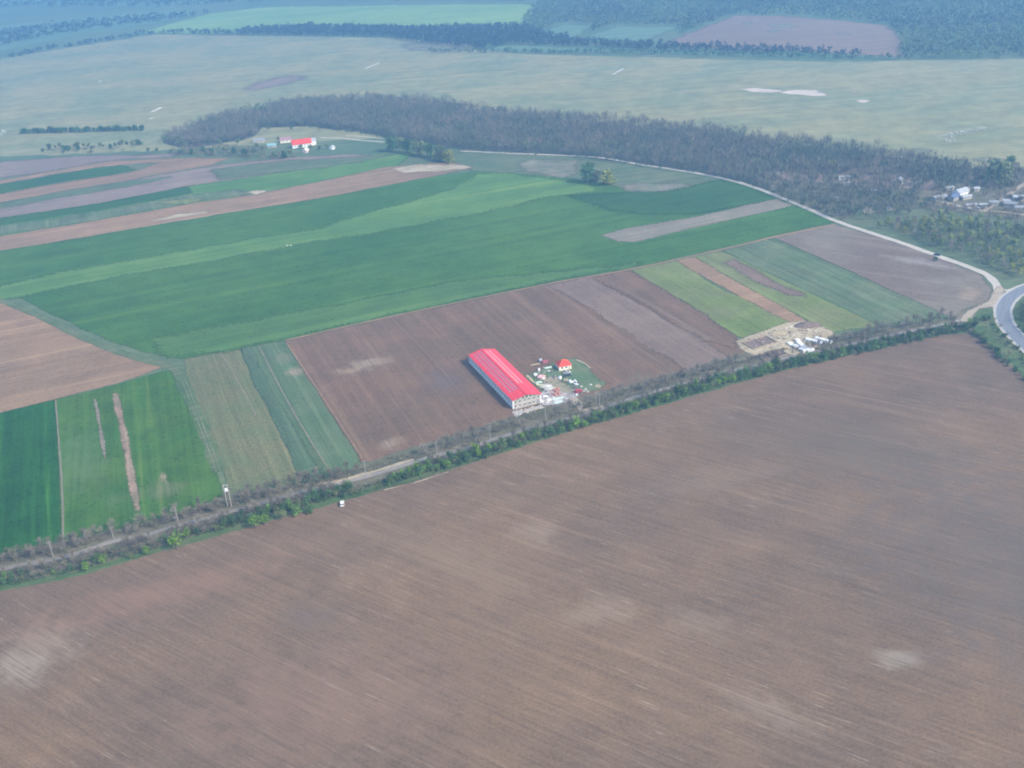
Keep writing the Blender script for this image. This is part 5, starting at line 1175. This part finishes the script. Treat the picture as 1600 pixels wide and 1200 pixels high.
# construction ground
M['footing'] = plain('raw_footing', (0.34, 0.27, 0.19), 0.9, 0.2, 1)
def foundation(label, px, py, rz, w_, d_, z=0.17):
    x, y = G(px, py); r = empty('foundation', (x, y, z), rz); tag(r, label, 'foundation')
    MB().box(-w_/2+0.4, w_/2-0.4, -d_/2+0.4, d_/2-0.4, 0, 0.12).build('floor', M['mud'], r)
    for a in (((-w_/2, w_/2, -d_/2, -d_/2+0.4)), ((-w_/2, w_/2, d_/2-0.4, d_/2)), ((-w_/2, -w_/2+0.4, -d_/2+0.4, d_/2-0.4)), ((w_/2-0.4, w_/2, -d_/2+0.4, d_/2-0.4)), ((-0.2, 0.2, -d_/2+0.4, d_/2-0.4))):
        MB().box(*a, 0, 0.5).build('footing', M['footing'], r)
    return r
foundation('muddy foundation pit with wooden edges at the left of the sand', 1187, 536, R(24), 17, 11)
foundation('second muddy foundation pit at the near edge of the sand', 1206, 555, R(24), 16, 9)
heap('soil_heap', 'grey-brown soil heap at the back of the construction ground', 1262, 508.5, 8, 5, 1.8, M['mud'], 0.15)
heap('sand_heap', 'low sand heap in the middle of the construction ground', 1215, 521, 6, 3.5, 1.2, M['sand'], 0.15)
heap('sand_heap', 'low sand heap left of the white block piles', 1222, 543, 5, 3.0, 1.0, M['sand'], 0.15)
heap('sand_heap', 'low sand heap at the right end of the construction ground', 1287, 522, 5, 3.0, 1.0, M['sand'], 0.15)
k = 0
for px, py in ((1234, 538), (1238, 541), (1246, 533), (1248, 538), (1252, 541), (1256, 544), (1260, 547), (1251, 547), (1256, 550), (1264, 550), (1268, 548), (1243, 543)):
    pallet('white wrapped block pallet in the big white pile on the sand', px, py, 0.4+random.uniform(-.3, .3), M['film'], 2.6, 2.2, random.uniform(0.9, 1.7), piece='block', group='big white pile on the sand', rows=2, cols_=3, layers=3)
for px, py, lb in ((1268, 533.5, 'left'), (1275, 535.5, 'second'), (1283, 532, 'third'), (1290, 534, 'right')):
    slab('covered_stack', lb + ' one of the four white covered stacks right of the white pile', px, py, R(-45), 7, 2.4, 1.4, M['film'], 'covered stack')

# two pale lumps on the wheat
heap('pale_heap', 'left one of two tiny whitish heaps on the wheat', 448.5, 384, 1.1, 0.6, 0.5, M['concrete'], 0.15)
heap('pale_heap', 'right one of two tiny whitish heaps on the wheat', 454.5, 384, 1.0, 0.6, 0.5, M['concrete'], 0.15)

# ------------------------------------------------------------------ people (two workers)
M['cloth_dark'] = plain('dark_work_clothes', (0.03, 0.035, 0.05), 0.9, 0.15)
M['skin'] = plain('skin', (0.45, 0.28, 0.20), 0.6, 0.05)
M['hair'] = plain('dark_hair', (0.03, 0.022, 0.018), 0.7, 0.1)
def person(label, px, py, rz):
    x, y = G(px, py)
    V = [(0, 0, 0.98), (0, 0, 1.2), (0, 0, 1.42), (0, 0.0, 1.54), (0, 0.01, 1.66),
         (0.10, 0, 0.90), (0.11, 0.02, 0.5), (0.12, 0, 0.09), (0.13, 0.14, 0.05), (-0.10, 0, 0.90), (-0.12, -0.03, 0.5), (-0.13, -0.02, 0.09), (-0.14, 0.12, 0.05),
         (0.19, 0, 1.40), (0.25, 0.02, 1.12), (0.24, 0.12, 0.88), (0.235, 0.16, 0.79), (-0.19, 0, 1.40), (-0.25, 0, 1.12), (-0.25, 0.08, 0.88), (-0.245, 0.11, 0.79)]
    E_ = [(0, 1), (1, 2), (2, 3), (3, 4), (0, 5), (5, 6), (6, 7), (7, 8), (0, 9), (9, 10), (10, 11), (11, 12), (2, 13), (13, 14), (14, 15), (15, 16), (2, 17), (17, 18), (18, 19), (19, 20)]
    Rd = [0.15, 0.14, 0.15, 0.06, 0.10, 0.095, 0.065, 0.045, 0.04, 0.095, 0.065, 0.045, 0.04, 0.06, 0.045, 0.035, 0.03, 0.06, 0.045, 0.035, 0.03]
    me = bpy.data.meshes.new('person'); me.from_pydata(V, E_, []); o = bpy.data.objects.new('person', me); link(o)
    me.materials.append(M['cloth_dark'])
    md = o.modifiers.new('skin', 'SKIN'); sk = me.skin_vertices[0].data
    for i, q in enumerate(Rd): sk[i].radius = (q, q)
    sk[0].use_root = True
    sb = o.modifiers.new('sub', 'SUBSURF'); sb.levels = 1; sb.render_levels = 1
    o.location = (x, y, 0.2); o.rotation_euler = (0, 0, rz)
    f = MB(); f.tube((0, 0.06, 1.56), (0, 0.115, 1.72), 0.07, 0.06, 8); f.box(-0.012, 0.012, 0.12, 0.15, 1.62, 1.66)
    f.build('face', M['skin'], o); h_ = MB(); h_.tube((0, -0.01, 1.66), (0, -0.01, 1.79), 0.105, 0.06, 8); h_.build('hair', M['hair'], o)
    return tag(o, label, 'person')
person('person in dark clothes standing at the muddy yard entrance', 902.5, 636, 0.5)
person('person in dark clothes standing before the hall gable', 840.3, 635, 2.5)

# ------------------------------------------------------------------ sheep flocks
M['fleece'] = plain('pale_fleece', (0.55, 0.54, 0.50), 0.95, 0.08)
def flock(label, pa, pb, n, wid, arc=0.0):
    a0, b0 = np.array(G(*pa)), np.array(G(*pb)); d = b0-a0; L = np.linalg.norm(d); d = d/L; nn = np.array([-d[1], d[0]]); rng = random.Random(int(pa[0]+1)); m = MB()
    for i in range(n):
        u = rng.random()
        q = a0 + d*L*u + nn*(arc*math.sin(u*3.14*1.5) + rng.gauss(0, 1)*wid); h_ = rng.uniform(0, 6.28); c, s_ = math.cos(h_), math.sin(h_)
        def P(px_, py_, z_): return (q[0]+px_*c-py_*s_, q[1]+px_*s_+py_*c, z_)
        m.tube(P(-0.5, 0, 0.65), P(0.0, 0, 0.72), 0.22, 0.36, 6); m.tube(P(0.0, 0, 0.72), P(0.5, 0, 0.68), 0.36, 0.22, 6)
        m.tube(P(0.5, 0, 0.78), P(0.78, 0, 0.88), 0.13, 0.07, 5)
        for lx in (-0.35, 0.35):
            for ly in (-0.14, 0.14): m.tube(P(lx, ly, 0.03), P(lx, ly, 0.55), 0.05, 0.07, 4)
    o = m.build('flock', M['fleece']); stuff(o, label, 'flock'); return o
flock('scattered flock of pale sheep on the grassland at the right', (1484, 223), (1521, 198), 150, 3.5, 9)
flock('dense bright flock on the grassland left of the wood', (238, 175.5), (252, 168.5), 170, 1.1)
flock('small knot of pale sheep below the dense left flock', (235, 187), (239, 184), 16, 1.5)
flock('narrow bright flock in the distance behind the middle of the wood', (958, 117), (975, 107.5), 150, 0.9)
flock('narrow faint flock far away at the top centre left', (570, 108), (592, 99), 130, 0.9)
flock('tiny white flock at the far left of the grassland', (155, 129), (158, 126), 20, 2)
flock('small pale flock at the left edge of the grassland', (1, 212), (6, 204), 40, 2.5)

# ------------------------------------------------------------------ haze
hz = MB().box(-9500, 9500, -3500, 15500, -1.0, H+6).build('haze', None)
m = bpy.data.materials.new('haze_air'); m.use_nodes = True; tn = m.node_tree
for n_ in list(tn.nodes): tn.nodes.remove(n_)
out = tn.nodes.new('ShaderNodeOutputMaterial'); pv = tn.nodes.new('ShaderNodeVolumePrincipled')
pv.inputs['Color'].default_value = (*HAZE_COLOR, 1); pv.inputs['Density'].default_value = HAZE_DENSITY; pv.inputs['Anisotropy'].default_value = 0.2
tn.links.new(pv.outputs[0], out.inputs['Volume'])
hz.data.materials.append(m); stuff(hz, 'thin bluish evening haze over the whole country')
